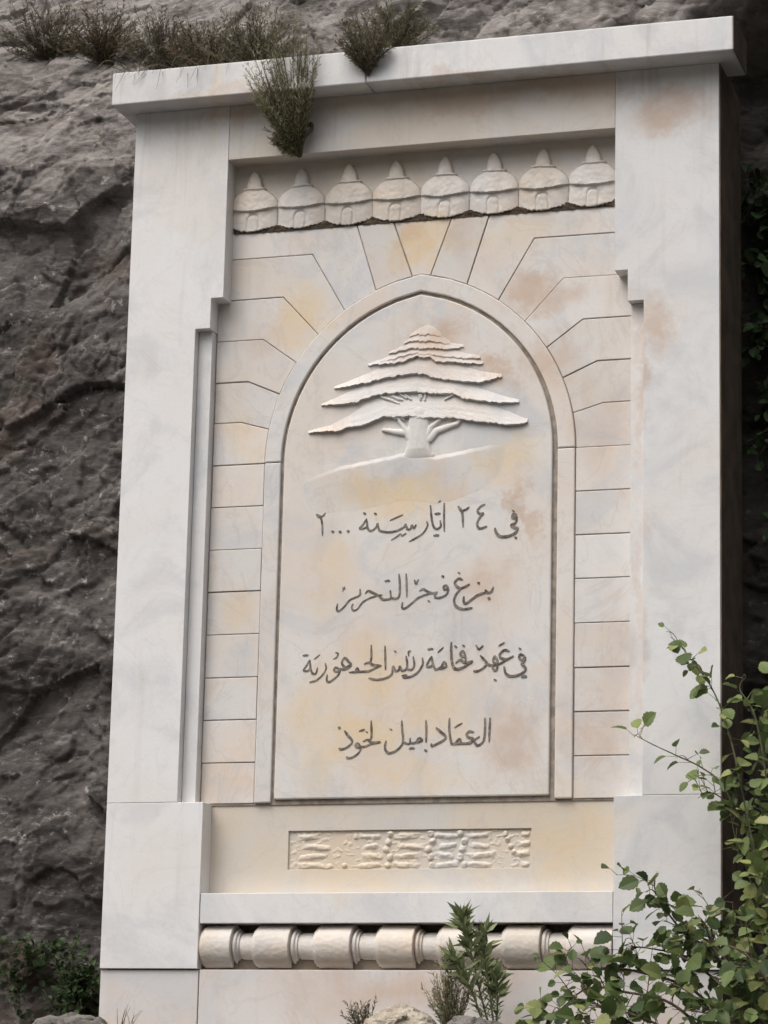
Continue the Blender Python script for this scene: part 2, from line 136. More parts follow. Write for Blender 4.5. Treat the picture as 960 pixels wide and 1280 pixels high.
def facets(x, z, seed, tilt=1.0):
    """fractured rock: every voronoi cell is its own tilted plane with its own offset"""
    xi, zi = np.floor(x).astype(int), np.floor(z).astype(int)
    best = np.full(x.shape, 9.0); val = np.zeros(x.shape); sec = np.full(x.shape, 9.0)
    rs = np.random.RandomState(seed); T = rs.rand(256, 5); pm = np.concatenate([rs.permutation(256)]*2)
    for i in (-1, 0, 1):
        for j in (-1, 0, 1):
            h = pm[(pm[(xi+i) & 255]+zi+j) & 255]; t = T[h]
            px, pz = xi+i+t[..., 0], zi+j+t[..., 1]
            d = (px-x)**2+(pz-z)**2
            v = (t[..., 2]-.5)*.7+tilt*((t[..., 3]-.5)*(x-px)+(t[..., 4]-.35)*(z-pz))
            m = d < best
            sec = np.where(m, best, np.minimum(sec, d)); val = np.where(m, v, val); best = np.where(m, d, best)
    return val, np.sqrt(sec)-np.sqrt(best)

# ---------------------------------------------------------------- materials
class NT:
    def __init__(s, name):
        s.m = bpy.data.materials.new(name); s.m.use_nodes = True; s.n = s.m.node_tree.nodes; s.l = s.m.node_tree.links
        s.b = s.n["Principled BSDF"]; s.b.inputs["Specular IOR Level"].default_value = .3
    def new(s, t, **kw):
        n = s.n.new(t)
        for k, v in kw.items(): setattr(n, k, v)
        return n
    def setin(s, n, **kw):
        for k, v in kw.items():
            i = n.inputs[k.replace('_', ' ')]
            if isinstance(v, bpy.types.NodeSocket): s.l.new(v, i)
            else: i.default_value = v
        return n
    def pos(s): return s.new("ShaderNodeNewGeometry").outputs["Position"]
    def noise(s, vec, scale, detail=5, rough=.55, dist=0):
        n = s.new("ShaderNodeTexNoise"); s.setin(n, Vector=vec, Scale=scale, Detail=detail, Roughness=rough, Distortion=dist); return n.outputs["Fac"]
    def vmath(s, op, a, b):
        n = s.new("ShaderNodeVectorMath", operation=op)
        for i, v in enumerate((a, b)):
            if isinstance(v, bpy.types.NodeSocket): s.l.new(v, n.inputs[i])
            else: n.inputs[i].default_value = v
        return n.outputs["Value"] if op in ('LENGTH',) else n.outputs[0]
    def math(s, op, a, b=0.0, clamp=False):
        n = s.new("ShaderNodeMath", operation=op, use_clamp=clamp)
        for i, v in enumerate((a, b)):
            if isinstance(v, bpy.types.NodeSocket): s.l.new(v, n.inputs[i])
            else: n.inputs[i].default_value = v
        return n.outputs[0]
    def ramp(s, f, a, b, c=0.0, d=1.0):
        n = s.new("ShaderNodeMapRange", interpolation_type='SMOOTHSTEP'); s.setin(n, Value=f)
        for k, v in zip(("From Min", "From Max", "To Min", "To Max"), (a, b, c, d)): n.inputs[k].default_value = v
        return n.outputs[0]
    def mix(s, f, a, b, mode='MIX'):
        n = s.new("ShaderNodeMix", data_type='RGBA', blend_type=mode)
        for i, v in ((0, f), (6, a), (7, b)):
            if isinstance(v, bpy.types.NodeSocket): s.l.new(v, n.inputs[i])
            else: n.inputs[i].default_value = v if i == 0 else (*v, 1) if len(v) == 3 else v
        return n.outputs[2]
    def bump(s, h, strength=.3, dist=.01):
        n = s.new("ShaderNodeBump"); s.setin(n, Height=h, Strength=strength, Distance=dist); s.l.new(n.outputs[0], s.b.inputs["Normal"])
    def done(s, col, rough=.6):
        s.setin(s.b, Base_Color=col, Roughness=rough); return s.m

OCHRE = [(1.48,3.54,.17,.13,.8),(.86,3.20,.17,.22,.7),(1.25,1.06,.28,.16,.75),(1.30,1.40,.22,.20,.55),(1.42,2.28,.36,.14,.75),(1.61,1.26,.22,.22,.5),(1.04,1.15,.18,.35,.5),
         (1.95,2.42,.2,.12,.5),(2.25,.62,.32,.28,.45),(1.2,.5,.5,.16,.25),(1.62,3.62,.16,.14,.5),(1.98,3.6,.3,.12,.35),(1.08,1.9,.12,.3,.35),(1.5,.9,.4,.1,.4),(.63,1.72,.13,.16,.35),(.49,4.35,.07,.3,.3),(.6,2.6,.12,.14,.3)]
BROWN = [(2.10,3.27,.26,.12,.75),(1.88,2.93,.12,.07,.85),(1.97,2.86,.06,.1,.7),(1.57,3.08,.17,.14,.75),(2.02,1.06,.2,.24,.7),(2.06,2.16,.05,.22,.75),(1.86,1.80,.15,.13,.5),(2.79,4.12,.28,.13,.75),(2.72,3.04,.13,.16,.7),(2.18,2.96,.16,.16,.6),
         (2.60,2.75,.06,.5,.6),(2.62,1.6,.06,.8,.35),(2.42,2.6,.15,.3,.4),(.60,4.30,.6,.05,.4),(1.9,4.27,1.0,.06,.5),(1.44,3.6,.1,.1,.5),(.62,3.1,.17,.2,.35),(1.52,2.98,.3,.2,.35),(2.45,1.3,.16,.5,.35),(2.42,1.02,.16,.14,.5),(1.55,-.1,.6,.12,.5),(1.75,3.62,.1,.2,.35)]
def marble(name, base, warm, amount=1.0, blue=.5):
    t = NT(name); p = t.pos()
    oi = t.new("ShaderNodeObjectInfo")
    sh = t.new("ShaderNodeCombineXYZ"); t.l.new(t.math('MULTIPLY', oi.outputs["Random"], 37.0), sh.inputs[0]); t.l.new(t.math('MULTIPLY', oi.outputs["Random"], 91.0), sh.inputs[2])
    q = t.vmath('ADD', p, sh.outputs[0])
    tint = t.math('SUBTRACT', oi.outputs["Random"], .5)
    c = t.mix(t.ramp(t.noise(q, 1.7, 6, .55, .8), .38, .66), base, warm)
    c = t.mix(t.math('MULTIPLY', t.ramp(t.noise(q, 2.2, 6, .62, 1.0), .46, .66), blue), c, (.52, .535, .56))
    c = t.mix(t.math('MULTIPLY', t.ramp(t.noise(q, 1.3, 5, .6, 1.0), .52, .72), .62*amount), c, (.67, .51, .385))
    # veins
    vn = t.noise(q, 1.9, 7, .6, 1.6); v = t.math('ABSOLUTE', t.math('SUBTRACT', vn, .5))
    c = t.mix(t.math('MULTIPLY', t.ramp(v, .022, 0.0), .07+.22*amount), c, (.46, .42, .40))
    vn2 = t.noise(q, 5.0, 6, .6, 1.4); v2 = t.math('ABSOLUTE', t.math('SUBTRACT', vn2, .47))
    c = t.mix(t.math('MULTIPLY', t.ramp(v2, .02, 0.0), t.math('MULTIPLY', t.ramp(t.noise(q, .9, 3), .5, .65), .35*amount)), c, (.55, .42, .34))
    # the stains seen on the stone, each at its own place
    wp = t.vmath('ADD', p, t.vmath('MULTIPLY', t.vmath('SUBTRACT', t.new("ShaderNodeTexNoise").outputs["Color"], (.5, .5, .5)), (.0, .0, .0)))
    wn_ = t.new("ShaderNodeTexNoise"); t.setin(wn_, Vector=p, Scale=3.0, Detail=8.0, Roughness=.7)
    wp = t.vmath('ADD', p, t.vmath('MULTIPLY', t.vmath('SUBTRACT', wn_.outputs["Color"], (.5, .5, .5)), (.60, .0, .60)))
    for group, col, k in ((OCHRE, (.70, .525, .30), 1.0), (BROWN, (.52, .36, .255), .9)):
        acc = None
        for x, z, rx, rz, s_ in group:
            e = t.vmath('LENGTH', t.vmath('MULTIPLY', t.vmath('SUBTRACT', wp, (x, .1, z)), (1/rx, 0, 1/rz)), (0, 0, 0))
            e = t.ramp(e, 1.25, .15, 0, s_)
            acc = e if acc is None else t.math('MAXIMUM', acc, e)
        br = t.ramp(t.noise(p, 7, 6, .7, .5), .25, .58, .5, 1)
        c = t.mix(t.math('MULTIPLY', t.math('MULTIPLY', acc, br), k), c, col)
    # drip streaks running down the stone
    dm = t.new("ShaderNodeMapping"); t.l.new(q, dm.inputs["Vector"]); dm.inputs["Scale"].default_value = (11, 1, .7)
    dr = t.ramp(t.noise(dm.outputs[0], 1.0, 6, .65, .3), .54, .78)
    zz = t.new("ShaderNodeSeparateXYZ"); t.l.new(p, zz.inputs[0])
    dk = t.math('ADD', t.ramp(zz.outputs[2], 3.75, 4.45, 0, .55), .20)
    c = t.mix(t.math('MULTIPLY', dr, dk), c, (.42, .36, .30))
    # specks and grime
    c = t.mix(t.math('MULTIPLY', t.ramp(t.noise(p, 75, 3, .75), .60, .72), .28), c, (.36, .32, .28))
    c = t.mix(t.math('MULTIPLY', t.ramp(t.noise(p, 9, 6, .75), .52, .74), .20), c, (.45, .42, .38))
    v = t.new("ShaderNodeHueSaturation"); t.setin(v, Color=c, Value=t.math('ADD', t.math('MULTIPLY', tint, .10), 1.0)); c = v.outputs[0]
    t.bump(t.math('ADD', t.noise(p, 60, 4, .7), t.math('MULTIPLY', t.noise(p, 8, 4, .6), 2.0)), .12, .006)
    return t.done(c, t.ramp(t.noise(p, 4, 3), .3, .7, .5, .72))
M_WHITE = marble("white_marble", (.705, .697, .692), (.695, .675, .655), .22, .55)
M_NICHE = marble("veined_marble", (.67, .645, .62), (.66, .59, .53), .85, .65)
M_BEIGE = marble("beige_marble", (.62, .575, .515), (.63, .545, .44), .6, .45)
M_PLINTH = marble("plinth_marble", (.62, .585, .565), (.58, .515, .475), .8, .6)
M_FRIEZE = marble("frieze_marble", (.64, .60, .56), (.60, .53, .45), .7, .35)

def simple(name, c1, c2, scale=8, rough=.8, bump=.3, bd=.01):
    t = NT(name); p = t.pos(); n = t.noise(p, scale, 6, .65)
    t.bump(t.noise(p, scale*4, 5, .7), bump, bd)
    return t.done(t.mix(t.ramp(n, .3, .7), c1, c2), rough)
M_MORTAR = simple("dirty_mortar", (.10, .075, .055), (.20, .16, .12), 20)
M_JOINT = simple("joint_mortar", (.20, .165, .135), (.40, .345, .29), 16)
M_CORE = simple("dark_concrete", (.10, .08, .062), (.19, .15, .115), 6)
M_INK = simple("black_lettering_paint", (.055, .047, .041), (.27, .235, .20), 48, .6, .1)
M_SOIL = simple("brown_soil", (.05, .035, .025), (.11, .08, .055), 25, .95, .6, .02)
M_PALE = simple("pale_boulder_stone", (.34, .29, .23), (.52, .46, .38), 9, .85, .6, .03)
M_GREYST = simple("grey_boulder_stone", (.13, .12, .11), (.22, .20, .18), 7, .85, .7, .03)
M_BARK = simple("brown_stem_bark", (.06, .045, .03), (.13, .10, .07), 40, .8)
M_GSTEM = simple("green_stem", (.07, .085, .04), (.12, .12, .06), 40, .7)
M_ROAD = simple("ground_asphalt", (.045, .045, .045), (.065, .062, .06), 12, .9, .3)

def rock_mat():
    t = NT("weathered_limestone"); p = t.pos()
    st = t.new("ShaderNodeMapping"); t.l.new(p, st.inputs["Vector"]); st.inputs["Rotation"].default_value = (0, .7, 0); st.inputs["Scale"].default_value = (1, 1, 2.4)
    s = st.outputs[0]
    c = t.mix(t.ramp(t.noise(s, 2.2, 8, .65, .6), .32, .68), (.058, .051, .046), (.175, .157, .145))
    c = t.mix(t.ramp(t.noise(s, 6.5, 9, .74, .3), .53, .66), c, (.29, .265, .248))
    c = t.mix(t.math('MULTIPLY', t.ramp(t.noise(p, 14, 6, .7), .59, .68), .85), c, (.50, .47, .44))
    c = t.mix(t.math('MULTIPLY', t.ramp(t.noise(p, 1.6, 5, .6), .52, .66), .6), c, (.13, .085, .065))
    c = t.mix(t.math('MULTIPLY', t.ramp(t.noise(p, 3.1, 6, .7), .56, .70), .5), c, (.075, .078, .048))
    # sky light on the upper rock and shade in the cleft, painted into colour
    z = t.new("ShaderNodeSeparateXYZ"); t.l.new(t.vmath('ADD', p, t.vmath('MULTIPLY', t.vmath('SUBTRACT', t.new("ShaderNodeTexNoise").outputs["Color"], (.5,.5,.5)), (.0,.0,.0))), z.inputs[0])
    up = t.math('MULTIPLY', t.ramp(z.outputs[2], 3.3, 4.3), t.ramp(t.noise(s, 3.5, 7, .7, .5), .36, .62))
    c = t.mix(t.math('MULTIPLY', up, .8), c, (.42, .38, .355))
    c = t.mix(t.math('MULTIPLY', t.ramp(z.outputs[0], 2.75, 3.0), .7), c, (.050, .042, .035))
    t.bump(t.math('ADD', t.noise(s, 30, 9, .78, .1), t.math('MULTIPLY', t.noise(p, 90, 6, .8), .5)), .8, .02)
    return t.done(c, .88)
M_ROCK = rock_mat()

def leaf_mat(name, dark, light, alt=None, altf=.2, trans=.35):
    t = NT(name); g = t.new("ShaderNodeNewGeometry"); r = g.outputs["Random Per Island"]
    c = t.mix(r, dark, light)
    if alt: c = t.mix(t.math('MULTIPLY', t.ramp(t.math('FRACT', t.math('MULTIPLY', r, 13.7)), 1-altf, 1-altf+.08), 1.0), c, alt)
    c = t.mix(t.math('MULTIPLY', t.ramp(t.noise(g.outputs["Position"], 45, 4, .6), .5, .75), .3), c, dark)
    m = t.done(c, .5)
    tr = t.new("ShaderNodeBsdfTranslucent"); t.l.new(c, tr.inputs[0])
    mx = t.new("ShaderNodeMixShader"); mx.inputs[0].default_value = trans
    t.l.new(t.b.outputs[0], mx.inputs[1]); t.l.new(tr.outputs[0], mx.inputs[2]); t.l.new(mx.outputs[0], t.n["Material Output"].inputs[0])
    return m
M_BRAMBLE = leaf_mat("bramble_leaf", (.06, .095, .034), (.23, .29, .105), (.34, .36, .14), .25)
M_BUSH = leaf_mat("bush_leaf", (.038, .065, .023), (.155, .205, .07), (.28, .30, .115), .22)
M_IVY = leaf_mat("dark_ivy_leaf", (.03, .055, .022), (.08, .13, .05))
M_SAGE = leaf_mat("grey_green_shrub_leaf", (.15, .155, .085), (.34, .35, .20), (.30, .23, .15), .3)
M_HEATH = leaf_mat("brown_heath_leaf", (.10, .082, .058), (.26, .215, .15), (.075, .085, .04), .3)
M_DRY = leaf_mat("dry_grass_blade", (.10, .08, .05), (.26, .20, .125), (.055, .065, .03), .3)
M_SCRUB = leaf_mat("soft_scrub_leaf", (.085, .085, .052), (.22, .21, .13), (.25, .20, .135), .25)
M_GREEN = leaf_mat("dark_green_leaf", (.02, .035, .014), (.06, .085, .03))
M_OLE = leaf_mat("olive_green_leaf", (.11, .145, .065), (.30, .34, .17), (.17, .19, .09), .15)

# ---------------------------------------------------------------- the setting: ground, ledge, cliff
def ground_z(x, y): return -2.5 + 0*x
me = mesh_obj("ground", [(-600, -600, -2.5), (600, -600, -2.5), (600, 600, -2.5), (-600, 600, -2.5)], [[0, 1, 2, 3]], M_ROAD); me["kind"] = "structure"

def smooth(a, b, v): t = np.clip((v-a)/(b-a), 0, 1); return t*t*(3-2*t)
def np_mesh(name, V, F, smooth_=True):
    me = bpy.data.meshes.new(name); me.vertices.add(len(V)); me.vertices.foreach_set("co", V.astype(np.float32).ravel())
    k = F.shape[1]
    me.loops.add(F.size); me.loops.foreach_set("vertex_index", F.astype(np.int32).ravel())
    me.polygons.add(len(F)); me.polygons.foreach_set("loop_start", np.arange(0, F.size, k, dtype=np.int32))
    me.update(calc_edges=True); me.validate()
    if smooth_: me.polygons.foreach_set("use_smooth", [True]*len(me.polygons))
    return me
# unseen valley side behind the viewer, added to block low sky light
hx, ht = np.meshgrid(np.linspace(-260, 260, 130), np.linspace(0, 1, 40))
hz_ = -2.6+(52+14*fbm(hx*.012, ht*0+2.0, 3, 12.0))*smooth(0, .8, ht)+3.5*fbm(hx*.05, ht*6, 4, 15.0)*ht
V = np.stack([hx, -55-95*ht+.0016*hx**2, hz_], -1).reshape(-1, 3); idx = np.arange(hx.size).reshape(hx.shape)
F = np.stack([idx[:-1, :-1], idx[1:, :-1], idx[1:, 1:], idx[:-1, 1:]], -1).reshape(-1, 4)
o = link_mesh("sky_blocking_hills", np_mesh("sky_blocking_hills", V, F), simple("scrub_covered_hillside", (.05, .06, .03), (.16, .145, .10), .25, .9)); o["kind"] = "structure"
def axis(dense, lo, hi):
    v = []
    for a, b, s in dense: v += list(np.arange(a, b, s))
    a, b = v[0], v[-1]; s = .05; left = []
    while a > lo: a -= s; left.append(a); s *= 1.18
    s = .05; right = []
    while b < hi: b += s; right.append(b); s *= 1.18
    return np.array(left[::-1]+v+right)
def cliff_y(X, Z):
    base = .22+0*X
    base = base-.30*smooth(-.3, -3.0, X)                         # the face comes forward to the left
    base = base+.42*np.clip(Z-4.15, 0, 9)*smooth(1.2, -.2, X)*.9   # brow leaning back, upper left
    base = base+.25*np.clip(Z-4.6, 0, 9)
    cleft = smooth(2.7, 3.05, X)*smooth(4.9, 4.45, Z)             # the cut beside the right flank
    base = base+.60*cleft
    base = base-2.2*smooth(3.5, 5.2, X)*smooth(8, 6, Z)             # rock coming forward again to the right
    wx, wz = X+.10*fbm(X*1.6, Z*1.6, 2, 4.0), Z+.10*fbm(X*1.6, Z*1.6, 2, 9.0)
    a = .62; U = wx*math.cos(a)+wz*math.sin(a); Vv = -wx*math.sin(a)+wz*math.cos(a)
    sx, sz = wx+.012*fbm(X*16, Z*16, 3, 14.0), wz+.012*fbm(X*16, Z*16, 3, 19.0)
    US = sx*math.cos(a)+sz*math.sin(a); VS = -sx*math.sin(a)+sz*math.cos(a)
    f1, e1 = facets(U*1.1, Vv*2.0, 3, 1.1); f2, e2 = facets(US*3.0, VS*5.2, 5, 1.3); f3, e3 = facets(US*7, VS*11, 8, 1.5); f4, e4 = facets(sx*19, sz*24, 14, 1.6); f5, e5 = facets(sx*44, sz*52, 17, 1.6)
    d = .09*f1+.045*f2+.026*f3+.009*f4+.004*f5
    d = d+.10*fbm(wx*.8, wz*1.0, 3, 1.0)
    rg = 0; am = .011; fq = 3.0
    for k in range(5):
        rg = rg+am*(.5-np.abs(noise(US*fq, VS*fq*1.7, k*3.1))*1.6); am *= .55; fq *= 2.1
    d = d+rg+.004*fbm(X*50, Z*50, 2, 3.0)
    ck = noise(US*2.3, VS*5.5, 31.0); d = d-.020*np.exp(-(ck/.03)**2)*smooth(-.1, .25, noise(X*1.4, Z*1.4, 33.0))   # cracks
    ck = noise(US*6, VS*9, 41.0); d = d-.014*np.exp(-(ck/.04)**2)*smooth(0, .3, noise(X*2.4, Z*2.4, 43.0))
    flat = 1-.85*smooth(-.10, .15, X)*smooth(2.95, 2.75, X)*smooth(4.75, 4.5, Z)
    y = base-d*flat
    inside = smooth(-.06, .06, X)*smooth(3.0, 2.9, X)*smooth(4.6, 4.5, Z)
    return np.where(inside > .01, np.maximum(y, .16+.16*inside), y)
xs = axis([(-1.5, .1, .010), (.1, 2.9, .018), (2.9, 3.8, .018)], -60, 60)
zs = axis([(-.9, 4.2, .012), (4.2, 5.9, .010)], -3.0, 26)
zs = zs[zs > -3.2]
XX, ZZ = np.meshgrid(xs, zs)
YY = cliff_y(XX, ZZ)
nz, nx = XX.shape
V = np.stack([XX, YY, ZZ], -1).reshape(-1, 3)
idx = np.arange(nz*nx).reshape(nz, nx)
F = np.stack([idx[:-1, :-1], idx[:-1, 1:], idx[1:, 1:], idx[1:, :-1]], -1).reshape(-1, 4)
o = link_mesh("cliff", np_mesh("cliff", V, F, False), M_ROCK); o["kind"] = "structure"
# rocky ledge the monument's foot stands on, falling to the road
gx = np.linspace(-6, 9, 300); gt = np.linspace(0, 1, 90)
GX, GT = np.meshgrid(gx, gt)
gy = .6-GT*2.6; gz = -.34-.05*GT-2.3*smooth(.62, .95, GT)
gz = gz+.05*fbm(GX*2, gy*2, 4, 5)+.10*facets(GX*2.2, gy*2.2+9, 21)[0]*smooth(.05,.3,GT)
gy = gy-.15*fbm(GX*1.5, GT*5, 3, 8)*smooth(.5, .8, GT)
V = np.stack([GX, gy, gz], -1).reshape(-1, 3); idx = np.arange(GX.size).reshape(GX.shape)
F = np.stack([idx[:-1, :-1], idx[1:, :-1], idx[1:, 1:], idx[:-1, 1:]], -1).reshape(-1, 4)
o = link_mesh("rock_ledge", np_mesh("rock_ledge", V, F, False), simple("ledge_rock_and_earth", (.05, .04, .03), (.16, .14, .115), 5, .9, .8, .03)); o["kind"] = "structure"

# ---------------------------------------------------------------- the monument
mon = empty("marble_monument", (CX, .15, -.3), "tall white marble memorial stele with carved cedar and Arabic inscription, set against the rock face", "monument")
G = .0006                                    # half a joint
BV = .0025
def part(name, geo, mat, bevel=BV, parent=mon, smooth=False): return mesh_obj(name, geo[0], geo[1], mat, parent, bevel, smooth)
part("core", join(box(.02, 2.996, .06, .55, -.4, .05), box(.02, .35, .06, .55, .05, 4.33), box(2.666, 2.996, .06, .55, .05, 4.33), box(.35, 2.666, .162, .55, .05, 4.33)), M_CORE, 0)
def mir(poly): return [(2*CX-x, z) for x, z in poly]
for m in (lambda p: p, mir):
    part("plinth_block", prism(inset(m([(-.0, -.4), (.502, -.4), (.502, -.004), (0, -.004)]), G), .014, .09), M_PLINTH)
    part("pedestal_block", prism(inset(m([(0, 0), (.50, 0), (.50, .795), (0, .795)]), G), 0, .15), M_WHITE)
    part("pilaster", prism(inset(m([(0, .795), (.367, .795), (.367, 3.166), (.445, 3.166), (.445, 3.322), (.510, 3.322), (.510, 4.335), (0, 4.335)]), G), 0, .13), M_WHITE)
    part("inner_jamb", prism(inset(m([(.367, .795), (.440, .795), (.440, 3.166), (.367, 3.166)]), G), .052, .13), M_WHITE)
part("plinth_course", box(.506, 2.51, .016, .1, -.4, -.003), M_PLINTH)
part("lintel", prism(inset([(.51, 4.046), (2.506, 4.046), (2.506, 4.335), (.51, 4.335)], G), .001, .15), M_FRIEZE)
part("cornice_block", box(-.078, 1.275, -.150, .20, 4.335, 4.508), M_WHITE, .006)
part("cornice_block", box(1.279, 3.112, -.151, .20, 4.3352, 4.5085), M_WHITE, .006)
part("cornice_end", box(3.1125, 3.1155, -.150, .20, 4.336, 4.5075), M_CORE, 0)  # thin dark slab covering the cornice's right end face
part("flank_slab", box(3.0125, 3.021, .003, .55, -.4, 4.333), M_CORE, 0)  # thin dark brown slab covering the monument's right side
part("sill", box(.5025, 2.5135, .004, .16, .215, .357), M_WHITE)
part("joint_backing", box(.36, 2.656, .1165, .16, .79, 3.683), M_JOINT, 0)

# voussoirs and jamb stones round the arch
AX, AR, ARI, SPR = .1435, .9325, .8435, 2.485           # right-hand arc: centre CX-AX, outer and inner radius of the band
def arc(r, z0=None, z1=None, n=10, bottom=None):
    """points of the right half of a concentric pointed arch from height z0 up to z1 (u = x-CX)"""
    zt = math.sqrt(r*r-AX*AX)+SPR
    z0 = SPR if z0 is None else z0; z1 = zt if z1 is None else z1
    out = []
    for i in range(n+1):
        z = z0+(z1-z0)*i/n
        out.append((r-AX, z) if z <= SPR else (math.sqrt(max(r*r-(z-SPR)**2, 0))-AX, z))
    return out
UO = 1.066
J = [[(UO, z), (AR-AX, z)] for z in (.797, .998, 1.206, 1.416, 1.63, 1.843, 2.056, 2.27, 2.485)]
J += [[(UO, 2.702), (.922, 2.701), (.779, 2.658)], [(UO, 2.91), (.892, 2.91), (.738, 2.835)], [(UO, 3.125), (.82, 3.124), (.654, 2.992)],
      [(UO, 3.336), (.72, 3.338), (.538, 3.131)], [(UO, 3.551), (.572, 3.551), (.409, 3.247)], [(.343, 3.690), (.247, 3.338)], [(.151, 3.690), (.103, 3.398)], [(-.151, 3.690), (-.103, 3.398)]]
def arch_at(z): return (AR-AX, z) if z <= SPR else (math.sqrt(AR*AR-(z-SPR)**2)-AX, z)
stones = []
for a, b in zip(J[:-2], J[1:-1]):
    za, zb = a[-1][1], b[-1][1]
    pa, pb = a[:-1]+[arch_at(za)], b[:-1]+[arch_at(zb)]
    mid = [arch_at(za+(zb-za)*k/6) for k in range(1, 6)] if za >= SPR-.001 else []
    top = [(UO, 3.690)] if a[0][1] < 3.6 < b[0][1] else []
    stones.append(pa+mid+pb[::-1]+top)
ap = math.sqrt(AR*AR-AX*AX)+SPR
zb = J[-2][-1][1]; half = [arch_at(zb+(ap-zb)*k/5) for k in range(6)]
key = [(.151, 3.690)]+half+[(-u, z) for u, z in half[:-1][::-1]]+[(-.151, 3.690)]
rng = random.Random(5)
for st in stones:
    for sgn in (1, -1):
        part("voussoir", prism(inset([(CX+sgn*u, z) for u, z in st], rng.uniform(.0012, .0030)), .110+rng.uniform(-.003, .002), .145), M_NICHE, .003)
part("keystone", prism(inset([(CX+u, z) for u, z in key], .0028), .109, .145), M_NICHE, .003)

# arch band: two jamb strips and the pointed arch
for sgn in (1, -1):
    f = lambda pts: [(CX+sgn*u, z) for u, z in pts]
    part("band_jamb", prism(inset(f([(ARI-AX, .797), (AR-AX, .797), (AR-AX, SPR), (ARI-AX, SPR)]), .002), .100, .145), M_NICHE, .006)
o_, i_ = arc(AR, n=26), arc(ARI, n=26)
poly = o_+[(-u, z) for u, z in o_[:-1][::-1]]+[(-u, z) for u, z in i_[:-1]]+i_[::-1]
def ring_prism(outer, inner, y0, y1):
    n = len(outer); V = []
    for y in (y0, y1): V += [(x, y, z) for x, z in outer]+[(x, y, z) for x, z in inner]
    F = []
    for i in range(n-1):
        F += [[i, i+1, n+i+1, n+i], [2*n+i, 3*n+i, 3*n+i+1, 2*n+i+1], [i+1, i, 2*n+i, 2*n+i+1], [n+i, n+i+1, 3*n+i+1, 3*n+i]]
    F += [[0, n, 3*n, 2*n], [n-1, 3*n-1, 4*n-1, 2*n-1]]
    return V, F
oo = o_+[(-u, z) for u, z in o_[:-1][::-1]]; ii = i_+[(-u, z) for u, z in i_[:-1][::-1]]
def shrink(pts, d):                           # small joint clearance, normal to the arc
    out = []
    for u, z in pts:
        s = 1 if u >= 0 else -1; cx = -AX*s
        v = Vector((u-cx, z-SPR)); v = v*(1+d/v.length); out.append((v.x+cx, v.y+SPR+.002))
    return out
part("arch_band", ring_prism([(CX+u, z) for u, z in shrink(oo, -.002)], [(CX+u, z) for u, z in shrink(ii, .002)], .100, .145), M_NICHE, .006)

# inscription panel: raised, with a dark groove round it
RP = ARI-.014
pr = arc(RP, n=26); pl = [(-u, z) for u, z in pr]
panel = [(CX-(RP-AX), .815), (CX+(RP-AX)-.010, .815)]+[(CX+u-.010*(1-min(1, (z-SPR)/.7)), z) for u, z in pr]+[(CX+u, z) for u, z in pl[:-1][::-1]]
pan = part("inscription_panel", prism(panel, .100, .145), M_NICHE, .007)
PY = .100
def lettering(strokes):
    V, F = [], []
    for w, pts in strokes:
        P = spline([(x, 0, z) for x, z in pts], 6); n = len(P); hw = .0058*w
        L, R = [], []
        for i, p in enumerate(P):
            t = (P[min(i+1, n-1)]-P[max(i-1, 0)]); t = t.normalized() if t.length > 1e-9 else Vector((1, 0, 0))
            nib = abs(t.x*.64+t.z*.77)                        # broad pen held slanting
            taper = min(1, .55+.45*min(i, n-1-i)/3)
            h = hw*(1.12-.42*nib)*taper
            s = Vector((-t.z, 0, t.x))*h
            L.append(p+s); R.append(p-s)
        e = (P[0]-P[1]).normalized()*hw*.5 if (P[0]-P[1]).length > 1e-9 else Vector(); L[0] = L[0]+e; R[0] = R[0]+e
        k = len(V)
        for y in (PY-.0016, PY+.002):
            V += [(p.x, y-(i_*1.2e-5 if y < PY else 0), p.z) for i_, p in enumerate(L)]+[(p.x, y-(i_*1.2e-5 if y < PY else 0), p.z) for i_, p in enumerate(R)]
        for i in range(n-1):
            F += [[k+i, k+i+1, k+n+i+1, k+n+i], [k+i+1, k+i, k+2*n+i, k+2*n+i+1], [k+n+i, k+n+i+1, k+3*n+i+1, k+3*n+i]]
        F += [[k, k+n, k+3*n, k+2*n], [k+n-1, k+3*n-1, k+4*n-1, k+2*n-1]]
    # strokes that cross are laid 0.05 mm apart so that no faces share a plane
    return V, F
for ln in LINES:
    V, F = [], []
    for i, st in enumerate(ln):
        v, f = lettering([st]); k = len(V)
        V += [(x, y-(.00008*i if y < PY else 0), z) for x, y, z in v]; F += [[a+k for a in p] for p in f]
    part("inscription_line", (V, F), M_INK, 0, pan)

